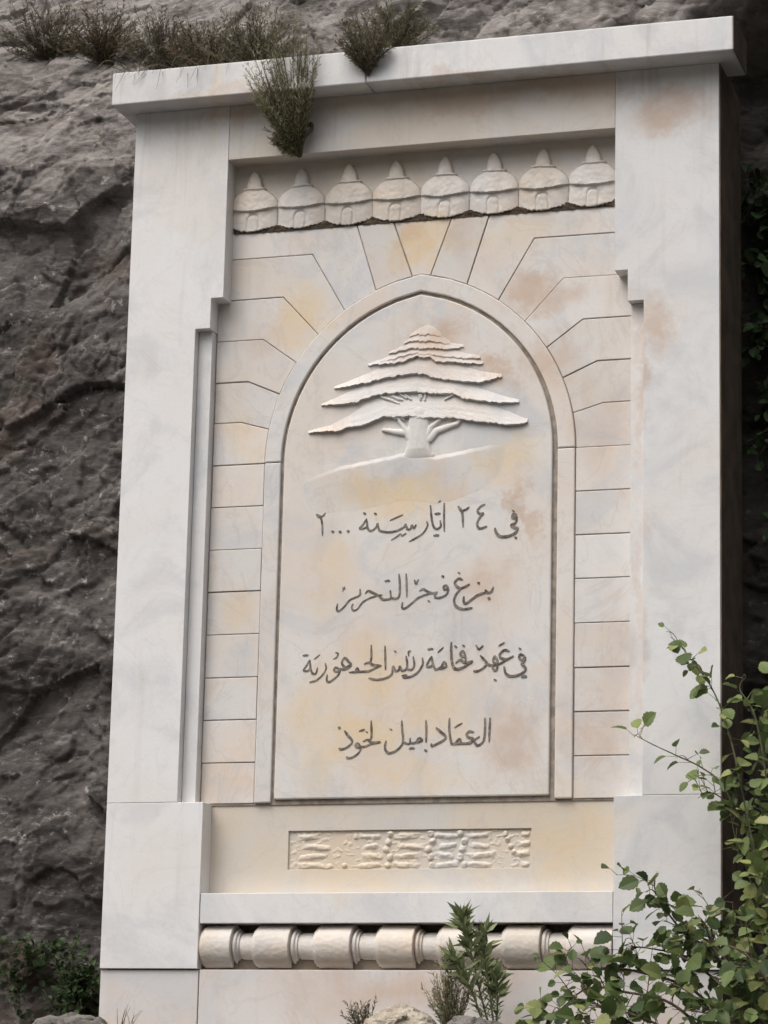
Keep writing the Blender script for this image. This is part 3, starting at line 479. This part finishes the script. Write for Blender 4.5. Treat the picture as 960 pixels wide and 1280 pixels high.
def relief(name, x0, x1, z0, z1, step, hfun, yback, mat, parent, thr=.0006, sink=.001):
    xs = np.arange(x0, x1+step, step); zs = np.arange(z0, z1+step, step)
    X, Z = np.meshgrid(xs, zs); H = hfun(X, Z)
    V = np.stack([X, yback+sink-np.maximum(H, 0)*1.0-np.where(H > thr, sink, 0), Z], -1).reshape(-1, 3)
    idx = np.arange(X.size).reshape(X.shape)
    F = np.stack([idx[:-1, :-1], idx[:-1, 1:], idx[1:, 1:], idx[1:, :-1]], -1).reshape(-1, 4)
    keep = (H.ravel()[F] > thr).any(1); F = F[keep]
    used, inv = np.unique(F, return_inverse=True)
    me = np_mesh(name, V[used], inv.reshape(F.shape))
    return link_mesh(name, me, mat, parent)
def cedar_h(X, Z):
    H = np.zeros(X.shape)
    jag = .004*noise(X*70, Z*0+.3, 1.0)+.004*noise(X*25, Z*0+.7, 2.0)
    for k, (h, lo, up) in enumerate(CEDAR):
        lo, up = np.array(lo), np.array(up)
        saw = np.mod(X*23+k*.37+.8*noise(X*9, Z*0, k*1.7), 1.0); zl = np.interp(X, lo[:, 0], lo[:, 1])+jag*.9+.009*saw*(1-.6*saw)*np.where(X < CX, 1, -1); zu = np.interp(X, up[:, 0], up[:, 1])+.012
        ins = (X > lo[0, 0]) & (X < lo[-1, 0]) & (Z > zl) & (Z < zu)
        t = np.clip((Z-zl)/np.maximum(zu-zl, 1e-4), 0, 1)
        end = np.clip(np.minimum(X-lo[0, 0], lo[-1, 0]-X)/.09, 0, 1)**.6
        tex = 1+.07*noise(X*6+k*9, (Z-zl)*60, k*3.0)+.12*np.abs(noise(X*40+(Z-zl)*90*np.sign(X-CX), (Z-zl)*30, k*5.0))
        H = np.maximum(H, np.where(ins, .62*h*(.4+.6*end)*(1-t)**1.15*tex, 0))
    for k, pts in enumerate(LIMBS):
        P = np.array(pts); n = len(P)
        for i in range(n-1):
            a, b = P[i], P[i+1]; d = b-a; t = np.clip(((X-a[0])*d[0]+(Z-a[1])*d[1])/(d@d), 0, 1)
            dist = np.hypot(X-a[0]-t*d[0], Z-a[1]-t*d[1])
            r = np.where(k == 0, .064-.012*(t+i)/(n-1)+.05*np.maximum(0, .6-(t+i))**2, .022-.012*(t+i)/(n-1))
            H = np.maximum(H, (.019 if k == 0 else .014)*np.clip(1-(dist/r)**2, 0, 1)**.4*(np.clip((Z-2.455)/.06, 0, 1)**.6 if k == 0 else 1))
    # short twigs under the boughs
    rs = random.Random(4)
    for (x, z, l) in [(rs.uniform(1.30, 1.70), zz+rs.uniform(-.01, .005), rs.uniform(.02, .04)) for zz in (2.70, 2.705, 2.70, 2.79, 2.79) for _ in range(5)]:
        dx = (CX+.03-x)*.35*l/.03; t = np.clip(((X-x)*dx-(Z-z)*l)/(dx*dx+l*l), 0, 1)
        dist = np.hypot(X-x-t*dx, Z-z+t*l); H = np.maximum(H, .014*np.sqrt(np.clip(1-(dist/.006)**2, 0, 1)))
    return H
hp = np.array(HILL)
def hill_h(X, Z):
    zt = np.interp(X, hp[:, 0], hp[:, 1]); d = zt+.004*noise(X*20, Z*0, 3.0)-Z
    fade = np.clip(np.minimum(X-hp[0, 0], hp[-1, 0]-X)/.3, 0, 1)
    return np.where((d > 0) & (X > hp[0, 0]) & (X < hp[-1, 0]), .008*np.clip(d/.02, 0, 1)*smooth(.30, .0, d)**1.5*fade**1.5, 0)
relief("cedar_relief", .93, 2.06, 2.36, 3.165, .003, cedar_h, PY, M_NICHE, pan)
relief("hill_relief", hp[0, 0]-.01, hp[-1, 0]+.01, 2.10, 2.52, .005, hill_h, PY, M_NICHE, pan, .0003, .0003)

# frieze of little domed shrines
FY = .124
part("frieze_panel", box(.48, 2.53, FY, .2, 3.66, 4.06), M_FRIEZE, 0)
def dome_h(X, Z):
    u = X; ua = np.abs(u); sag = .019*(1-np.clip(ua/.126, 0, 1)**2)
    zb = .030-sag*1.6+.006*noise(u*60, Z*0, 6.0)                   # scalloped foot
    zr = .125-sag                                                  # ring between drum and dome
    cyl = np.sqrt(np.clip(1-(ua/.128)**2, 0, 1))
    drum = np.where((Z > zb) & (Z < zr) & (ua < .1245), .006+.040*cyl, 0)
    door = (np.hypot(np.maximum(ua-0, 0), np.maximum(Z-.052, 0)*.9) < .030) & (Z < .09)
    dedge = np.hypot(ua, np.maximum(Z-.058, 0)); dedge = np.where(Z > zb, dedge, 9)
    drum = drum-np.where(drum > 0, .007*np.exp(-((dedge-.030)/.006)**2), 0)
    wtop = .058; t = np.clip((Z-zr)/(.232-.125), 0, 1)
    half = .1255*np.sqrt(np.clip(1-(t*.88)**2, 0, 1))
    dome = np.where((Z >= zr) & (Z < .226-.2*sag) & (ua < half), .021+.046*np.sqrt(np.clip(1-(ua/np.maximum(half, 1e-3))**2, 0, 1))*(1-.45*t), 0)
    ribs = 1+.06*np.cos(u*75)*np.clip(1-t, 0, 1)
    dome = dome*ribs
    r2 = .226-.35*sag
    t3 = np.clip((Z-r2)/.098, 0, 1); hf = np.where(t3 < .10, .060, .043*np.sqrt(np.clip(1-t3**2.6, 0, 1))*(1-.30*t3))
    fin = np.where((Z >= r2) & (Z < .318) & (ua < hf), .028+.026*np.sqrt(np.clip(1-(ua/np.maximum(hf, 1e-3))**2, 0, 1))*(1-.3*t3), 0)
    return np.maximum.reduce([drum, dome, fin])*(1+.03*noise(X*45, Z*45, 1.5))
for i in range(8):
    d = relief("dome_relief", -.1265, .1265, -.02, .33, .003, lambda X, Z: (dome_h(X+.006*noise(X*9, Z*9, i*5.1), Z+.005*noise(X*8, Z*8, i*3.7+50))*(.68+.05*noise(X*14, Z*18, i*9.3)+.03*noise(X*50, Z*50, i*2.3))), 0, M_FRIEZE, None)
    d.parent = mon; d.location = Vector((.617+.2510*i, FY, 3.690))-wloc(mon)
rs = np.random.RandomState(2)
def dirt_h(X, Z): return np.where(Z < 3.698+.022*np.abs(np.sin((X-.617+.1255)*math.pi/.251+math.pi/2))**1.5+.010*noise(X*40, Z*30, .5), .02+.006*noise(X*50, Z*50), 0)
relief("trapped_soil", .515, 2.50, 3.684, 3.74, .004, dirt_h, FY, M_SOIL, mon)

# lower panel with its carved band
LY = .135
part("lower_panel", prism([(.47, .33), (2.54, .33), (2.54, .801), (.47, .801)], LY, .2), M_BEIGE, 0)
ox0, ox1, oz0, oz1 = .897, 2.095, .478, .664
def orn_h(X, Z):
    """leafy rows between beaded cords, cut in low relief"""
    u = (X-ox0)/(ox1-ox0); v = (Z-oz0)/(oz1-oz0); H = np.zeros(X.shape)
    rows = [.10, .34, .58, .84]
    for k, (a, b) in enumerate([(.03, .19), (.29, .40), (.43, .57), (.60, .71), (.735, .855)]):
        for r, vz in enumerate(rows):
            if k == 0 and r == 3: b2, a2 = b-.06, a
            else: a2, b2 = a+.01*((r*7+k*3) % 3), b-.012*((r*5+k) % 3)
            c = (u-(a2+b2)/2)/((b2-a2)/2); w = np.clip(1-c*c, 0, 1)
            dv = v-vz-.05*c*(.6 if (r+k) % 2 else -.4)
            H = np.maximum(H, .013*w**.7*np.clip(1-(dv/(.075+.03*noise(X*9, Z*0, k*4.0+r)))**2, 0, 1)**.7*(w > 0))
    for c, xs_ in enumerate([.415, .59, .72]):
        for r in range(5):
            bx, bz = xs_+.010*math.sin(r*2.1+c), .1+.2*r
            H = np.maximum(H, .016*np.sqrt(np.clip(1-((u-bx)/.014)**2-((v-bz)/.09)**2, 0, 1)))
    for bx, bz in [(.895, .88), (.902, .72), (.915, .55), (.93, .42), (.955, .36), (.28, .84), (.235, .10)]:
        H = np.maximum(H, .016*np.sqrt(np.clip(1-((u-bx)/.011)**2-((v-bz)/.07)**2, 0, 1)))
    for r, vz in enumerate((.86, .62, .38, .10)):
        a2 = .92+.012*(3-r) if r < 3 else .955
        c = (u-(a2+.995)/2)/((.995-a2)/2); w = np.clip(1-c*c, 0, 1)
        H = np.maximum(H, .013*w**.7*np.clip(1-((v-vz)/.075)**2, 0, 1)**.6)
    return np.where((u > .004) & (u < .996) & (v > .01) & (v < .99), H*.72*(1+.45*noise(X*30, Z*70, 3.3))+.004*noise(X*18, Z*50, 5.0)+.003*noise(X*60, Z*60, 6.0), 0)
# sunk field: frame of the panel face stands 16 mm proud of the carved field
fr = join(box(.472, ox0, LY-.012, LY+.01, .34, .797), box(ox1, 2.538, LY-.012, LY+.01, .34, .797), box(ox0, ox1, LY-.012, LY+.01, .34, oz0), box(ox0, ox1, LY-.012, LY+.01, oz1, .797))
bm = bmesh.new()
def frame_mesh(x0, x1, z0, z1, a0, a1, b0, b1, y0, y1):
    V = []
    for y in (y0, y1):
        V += [(x0, y, z0), (x1, y, z0), (x1, y, z1), (x0, y, z1), (a0, y, b0), (a1, y, b0), (a1, y, b1), (a0, y, b1)]
    F = []
    for i in range(4):
        j = (i+1) % 4
        F += [[i, j, 4+j, 4+i], [8+j, 8+i, 12+i, 12+j], [j, i, 8+i, 8+j], [4+i, 4+j, 12+j, 12+i]]
    return V, F
bm.free()
part("panel_face", frame_mesh(.472, 2.538, .34, .797, ox0, ox1, oz0, oz1, LY-.012, LY+.01), M_BEIGE, .003)
relief("ornament_band", ox0, ox1, oz0, oz1, .0035, orn_h, LY, M_BEIGE, mon)

# turned stone spindle lying in its slot under the sill
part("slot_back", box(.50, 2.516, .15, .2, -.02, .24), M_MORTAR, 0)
def turned(profile, x_off, zc, yc, seg=90):
    pp = [profile[0]]
    for a, b in zip(profile[:-1], profile[1:]):
        m = max(1, int((b[0]-a[0])/.008)); pp += [(a[0]+(b[0]-a[0])*j/m, a[1]+(b[1]-a[1])*j/m) for j in range(1, m+1)]
    profile = pp
    V, F = [], []
    for x, r in profile:
        for k in range(seg): a = 2*math.pi*k/seg; xx = x_off+x; r2 = r*(1+.016*float(noise(xx*9, math.cos(a)*1.3+3, math.sin(a)*1.3))+.012*float(noise(xx*45, math.cos(a)*6, math.sin(a)*6))); V.append((xx, yc+r2*math.cos(a), zc+r2*math.sin(a)))
    for i in range(len(profile)-1):
        for k in range(seg): F.append([i*seg+k, i*seg+(k+1) % seg, (i+1)*seg+(k+1) % seg, (i+1)*seg+k])
    F.append([k for k in range(seg)]); F.append([(len(profile)-1)*seg+k for k in range(seg)][::-1])
    return V, F
SPZ, SPY = .107, .094
drum_x = [.57, .862, 1.166, 1.474, 1.772, 2.080, 2.392]
for i, x in enumerate(drum_x):
    w = .092; x0, x1 = x-w, x+w
    if i == 0: x0 = .503
    if i == 6: x1 = 2.512
    d = part("spindle_drum", turned([(x0-.008, .070), (x0-.004, .086), (x0+.004, .088), (x0+.006, .097), (x0+.016, .099), (x0+.018, .105), (x1-.003, .105), (x1, .102)], 0, SPZ, SPY), M_FRIEZE, 0)
    if i < 6:
        nxt = drum_x[i+1]-w
        part("spindle_ring", turned([(x1-.002, .070), (x1+.007, .082), (x1+.017, .087), (x1+.022, .084), (x1+.024, .074), (x1+.034, .073), (x1+.036, .05)], 0, SPZ, SPY), M_FRIEZE, 0, d)
        part("spindle_neck", turned([(x1+.03, .062), (x1+.05, .068), (nxt+.004, .070), (nxt+.014, .07)], 0, SPZ, SPY), M_FRIEZE, 0)

# ---------------------------------------------------------------- plants and loose stones
def leaf_quad(p, dirv, nrm, l, w):
    s = dirv.cross(nrm).normalized()*w*.5
    return [p, p+dirv*l*.45+s, p+dirv*l, p+dirv*l*.45-s], [[0, 1, 2, 3]]
def broad_leaf(p, d, n, l, rng):
    """toothed, folded rounded leaf"""
    s = d.cross(n).normalized(); n = s.cross(d).normalized()
    prof = [(0, 0), (.10, .22), (.22, .40), (.30, .36), (.42, .47), (.52, .40), (.64, .42), (.72, .30), (.84, .24), (1.0, 0)]
    droop = rng.uniform(.05, .28); fold = rng.uniform(.1, .45); wk = rng.uniform(.85, 1.15)
    V, F = [], []
    cen = [p+d*l*t-n*l*droop*t*t for t, _ in prof]
    V += cen; m = len(prof)
    for sg in (1, -1):
        k = len(V)
        for (t, w), c in zip(prof, cen): V.append(c+s*(sg*w*l*wk)+n*(w*l*fold))
        for i in range(m-1):
            q = [i, i+1, k+i+1, k+i]; q = [i, i+1, k+i+1] if i == 0 else q
            q = [i, i+1, k+i] if i == m-2 else q
            F.append(q if sg == 1 else q[::-1])
    return V, F
def rvec(rng):
    v = Vector((rng.gauss(0, 1), rng.gauss(0, 1), rng.gauss(0, 1))); return v.normalized()
class Acc:
    def __init__(s): s.V = []; s.F = []
    def add(s, g):
        k = len(s.V); s.V += g[0]; s.F += [[i+k for i in f] for f in g[1]]
    def obj(s, name, mat, parent): return mesh_obj(name, s.V, s.F, mat, parent)

def climber(root, stems, rng, leaf_mat_, stem_mat, size, per_m, r0, twig=True, spread=.10):
    st, lv = Acc(), Acc()
    def foliate(P, dens, sz):
        for i in range(len(P)-1):
            seg = (P[i+1]-P[i]); n = dens*seg.length
            k = int(n)+(rng.random() < n-int(n))
            for _ in range(k):
                p = P[i]+seg*rng.random(); t = seg.normalized()
                d = (t*.5+rvec(rng)*.9+Vector((0, -.35, .1))).normalized()
                st_l = sz*rng.uniform(.3, .9); q = p+d*st_l
                st.add(tube([p, q], [.0016, .0011], 3))
                nrm = (Vector((rng.uniform(-.5, .5), -.55, .75))+rvec(rng)*.55).normalized()
                dd = (d+Vector((0, 0, -.35))).normalized()
                lv.add(broad_leaf(q, dd, nrm, sz*rng.choice((rng.uniform(.4, .8), rng.uniform(.75, 1.25))), rng))
    for S_ in stems:
        P = spline(S_, 6); n = len(P)
        st.add(tube(P, [r0*(1-.78*i/(n-1)) for i in range(n)], 5))
        foliate(P, per_m, size)
        if twig:
            for i in range(3, n-2, 3):
                if rng.random() < .75:
                    d = ((P[i]-P[i-1]).normalized()*.5+rvec(rng)*.8+Vector((-.1, -.1, .25))).normalized()
                    L = rng.uniform(.4, 1.3)*spread*(1-.5*i/n)*1.6
                    T = spline([P[i], P[i]+d*L*.5+Vector((0, 0, .02)), P[i]+d*L], 3)
                    st.add(tube(T, [r0*.4*(1-.6*j/(len(T)-1)) for j in range(len(T))], 4)); foliate(T, per_m*1.0, size*.9)
    st.obj("stem", stem_mat, root); lv.obj("foliage", leaf_mat_, root)

rng = random.Random(21)
t = empty("climbing_bramble", STEMS['vine'][0][0], "leafy climbing bramble with long shoots up the monument's right edge", "climbing plant")
climber(t, STEMS['vine'], rng, M_BRAMBLE, M_GSTEM, .076, 23, .0065, True, .10)
t = empty("leafy_bush", STEMS['bush'][0][0], "dense broad-leaved green bush covering the lower right corner of the monument", "bush")
climber(t, STEMS['bush'], rng, M_BUSH, M_BARK, .080, 31, .008, True, .16)
# dark ivy in the cleft on the right
t = empty("ivy", (3.3, .9, 3.4), "dark shaded ivy hanging on the rock right of the monument's upper half", "ivy")
iv = []
for k in range(44):
    x = rng.uniform(3.05, 3.6); z = rng.uniform(1.9, 4.15); L = rng.uniform(.25, .6)
    iv.append([(x, .75+rng.uniform(-.1, .15), z), (x+rng.uniform(-.08, .08), .68+rng.uniform(-.08, .1), z-L*.5), (x+rng.uniform(-.12, .12), .62+rng.uniform(-.08, .1), z-L)])
climber(t, iv, rng, M_IVY, M_BARK, .07, 42, .004, True, .12)

def wispy(root, base, tips, rng, mat, leafmat, r0, n_twig, leaf_l, leaf_w, per, curl=.12):
    """broom-like shrub: many fine twigs fanning from one foot, each set with narrow leaves"""
    st, lv = Acc(), Acc(); B = Vector(base)
    for k in range(n_twig):
        a, b = rng.choice(tips); tip = Vector(a).lerp(Vector(b), rng.random())
        f = rng.uniform(.35, 1.0)**.8; tip = B.lerp(tip, f)+rvec(rng)*.025
        mid = B.lerp(tip, .5)+rvec(rng)*curl*.35*(tip-B).length+Vector((0, -.02, 0))
        P = spline([B+rvec(rng)*.008, mid, tip], 7)
        st.add(tube(P, [r0*(1-.8*i/(len(P)-1)) for i in range(len(P))], 3))
        for i in range(2, len(P)-1):
            for _ in range(per):
                p = P[i].lerp(P[i+1], rng.random()); tdir = (P[i+1]-P[i]).normalized()
                d = (tdir*.9+rvec(rng)*.75).normalized()
                lv.add(leaf_quad(p, d, rvec(rng), leaf_l*rng.uniform(.5, 1.3), leaf_w*rng.uniform(.7, 1.3)))
    st.obj("twigs", mat, root); lv.obj("foliage", leafmat, root)
t = empty("broom_shrub", (.885, -.01, 4.0), "wispy grey-green shrub growing up from the frieze crack across the cornice", "shrub")
wispy(t, (.895, -.015, 4.03), [((.63, -.24, 4.44), (.76, -.26, 4.66)), ((.70, -.26, 4.76), (.94, -.24, 4.84)), ((.92, -.24, 4.80), (1.06, -.22, 4.50)), ((.66, -.26, 4.38), (.80, -.24, 4.22)), ((.74, -.15, 4.15), (.84, -.1, 4.05)), ((.8, -.26, 4.45), (1.0, -.24, 4.42))], rng, M_BARK, M_SAGE, .0026, 260, .030, .0042, 4)
rt = spline([(.895, -.01, 4.03), (.93, -.06, 4.10), (.965, -.05, 4.15), (.955, -.03, 4.19), (.92, -.05, 4.16)], 5)
mesh_obj("root", *tube(rt, [.012, .012]+[.010]*(len(rt)-4)+[.007, .004], 6), M_BARK, t)
t = empty("small_heath_shrub", (1.29, -.155, 4.37), "small brownish wispy shrub rooted on the cornice face right of the larger shrub", "shrub")
wispy(t, (1.29, -.158, 4.375), [((1.10, -.25, 4.56), (1.2, -.22, 4.70)), ((1.2, -.2, 4.70), (1.36, -.2, 4.66)), ((1.36, -.22, 4.62), (1.44, -.2, 4.52))], rng, M_BARK, M_HEATH, .0026, 90, .026, .004, 4)
def cy(x, z): return float(cliff_y(np.array([[x]]), np.array([[z]]))[0, 0])
# scrub along the top of the cornice and on the brow
scrub = [(-.80, 5.0, .46, M_HEATH, 'dull brown-green scrub on the rock brow at the far upper left'), (-.42, 4.92, .42, M_DRY, 'dry brown scrub on the brow above the rock, left of the cornice'),
         (-.02, 4.80, .40, M_HEATH, 'brown heath tuft just beyond the left end of the cornice'), (.26, 4.72, .36, M_DRY, 'reddish dry tuft on top of the left cornice end'), (.55, 4.72, .42, M_SCRUB, 'soft grey-green tuft on the cornice top, left of the tall wispy shrub'),
         (1.30, 4.72, .36, M_SCRUB, 'soft dark green tuft on the cornice top behind the small brown shrub')]
for x, z, h, m, lab in scrub:
    y = max(cy(x, z), .05)-.02 if z > 4.56 else .05
    t = empty("scrub_tuft", (x, y, z-.08), lab, "scrub", "scrub tufts along the cornice top and brow")
    wispy(t, (x, y, z-.08), [((x-h*.75, y-.18, z+h*.10), (x-h*.2, y-.20, z+h*.55)), ((x-h*.2, y-.2, z+h*.6), (x+h*.4, y-.15, z+h*.5)), ((x+h*.4, y-.15, z+h*.5), (x+h*.8, y-.12, z+h*.05))], rng, M_BARK, m, .0024, 105, .030, .0042, 4, .35)
# thin dry stalks bending over the cornice's left end
t = empty("dry_grass", (.12, -.05, 4.51), "thin dry grass stalks bending over the left end of the cornice", "grass")
bl = Acc()
for k in range(40):
    x = rng.uniform(-.06, .55); p = Vector((x, -.05, 4.51)); q = p+Vector((rng.uniform(-.16, .02), rng.uniform(-.16, -.06), rng.uniform(.02, .07))); r = q+Vector((rng.uniform(-.12, .02), rng.uniform(-.06, 0), rng.uniform(-.16, -.02)))
    if r.z < 4.52 and r.y > -.16: r.y = -.17
    P = spline([p, q, r], 4); bl.add(tube(P, [.0022*(1-.7*i/(len(P)-1)) for i in range(len(P))], 3))
bl.obj("stalks", M_DRY, t)
# sprout at the foot of the slot
t = empty("olive_sprout", STEMS['sprout'][0][0], "young olive-green sprout with narrow leaves standing before the turned spindle", "plant")
st, lv = Acc(), Acc()
for S_ in STEMS['sprout']:
    P = spline(S_, 8); n = len(P); st.add(tube(P, [.006*(1-.7*i/(n-1)) for i in range(n)], 5))
    for i in range(2, n-1):
        up = i/(n-1)
        for _ in range(5 if up > .45 else 7):
            p = P[i].lerp(P[i+1], rng.random()); td = (P[i+1]-P[i]).normalized()
            d = (td*.8+rvec(rng)*.8).normalized(); big = up > .45
            lv.add(leaf_quad(p, d, rvec(rng), (.085 if big else .055)*rng.uniform(.6, 1.2), (.026 if big else .008)))
st.obj("stem", M_GSTEM, t); lv.obj("foliage", M_OLE, t)
t = empty("fine_weed", (1.83, -.22, -.3), "fine brown-green weed round the foot of the olive sprout", "weed")
wispy(t, (1.86, -.3, -.34), [((1.74, -.34, .0), (1.84, -.34, .10)), ((1.84, -.34, .1), (1.99, -.32, -.02)), ((1.70, -.3, -.05), (1.74, -.3, -.12))], rng, M_BARK, M_SAGE, .0024, 60, .030, .0045, 4)
t = empty("dry_weed", (1.45, -.35, -.33), "dry brown twiggy weed beside the pale boulder", "weed")
wispy(t, (1.47, -.35, -.34), [((1.34, -.36, -.2), (1.44, -.36, -.15)), ((1.44, -.36, -.15), (1.56, -.34, -.2))], rng, M_BARK, M_HEATH, .0026, 32, .024, .005, 3)
t = empty("dry_grass_blades", (.22, -.06, -.33), "few thin grass blades before the plinth's left end", "grass")
bl = Acc()
for k in range(9):
    x = rng.uniform(.14, .30); P = spline([(x, -.06, -.36), (x+rng.uniform(-.01, .03), -.08, -.26), (x+rng.uniform(-.02, .06), -.09, rng.uniform(-.22, -.16))], 4)
    bl.add(tube(P, [.0028*(1-.75*i/(len(P)-1)) for i in range(len(P))], 3))
bl.obj("blades", M_DRY, t)
t = empty("green_weed", (-.3, cy(-.3, -.15)-.05, -.3), "low dark green weed on the rock left of the plinth", "weed")
lw = []
for k in range(20):
    x = rng.uniform(-.55, -.08); z = rng.uniform(-.15, .14); y = cy(x, z)-.02
    lw.append([(x, y, z-.18), (x+rng.uniform(-.05, .05), y-.08, z-.05), (x+rng.uniform(-.09, .09), y-.12, z+.04)])
climber(t, lw, rng, leaf_mat("weed_leaf", (.020, .038, .014), (.055, .09, .03)), M_GSTEM, .036, 70, .003, True, .08)

def boulder(name, c, r, seed, mat, label, group=None):
    bm = bmesh.new(); bmesh.ops.create_icosphere(bm, subdivisions=5, radius=1)
    P = np.array([v.co for v in bm.verts])
    f, e = facets(P[:, 0]*1.6+seed+5, P[:, 2]*1.6+P[:, 1]+7, seed, 1.0)
    k = 1+.22*f+.18*fbm(P[:, 0]*1.3+seed, P[:, 2]*1.3+P[:, 1], 4, seed)+.02*noise(P[:, 0]*9, P[:, 1]*9, P[:, 2]*9)
    for v, kk in zip(bm.verts, k): v.co = Vector((v.co.x*r[0]*kk+c[0], v.co.y*r[1]*kk+c[1], v.co.z*r[2]*kk+c[2]))
    me = bpy.data.meshes.new(name); bm.to_mesh(me); bm.free()
    o = link_mesh(name, me, mat, None, 0, False)
    # origin at the stone's base
    b = Vector((c[0], c[1], c[2]-r[2])); me.transform(Matrix.Translation(-b)); o.location = b
    return tag(o, label, "rock", group)
boulder("boulder", (1.64, -.42, -.31), (.17, .16, .12), 3, M_PALE, "pale cream boulder at the foot of the monument, beside the dry weed", "loose stones at the foot")
boulder("boulder", (2.0, -.45, -.36), (.16, .13, .12), 9, M_GREYST, "greyish stone half hidden behind the weeds right of the pale boulder", "loose stones at the foot")
boulder("boulder", (-.12, -.02, -.36), (.22, .16, .14), 6, M_GREYST, "grey stone lying against the rock at the plinth's left corner", "loose stones at the foot")
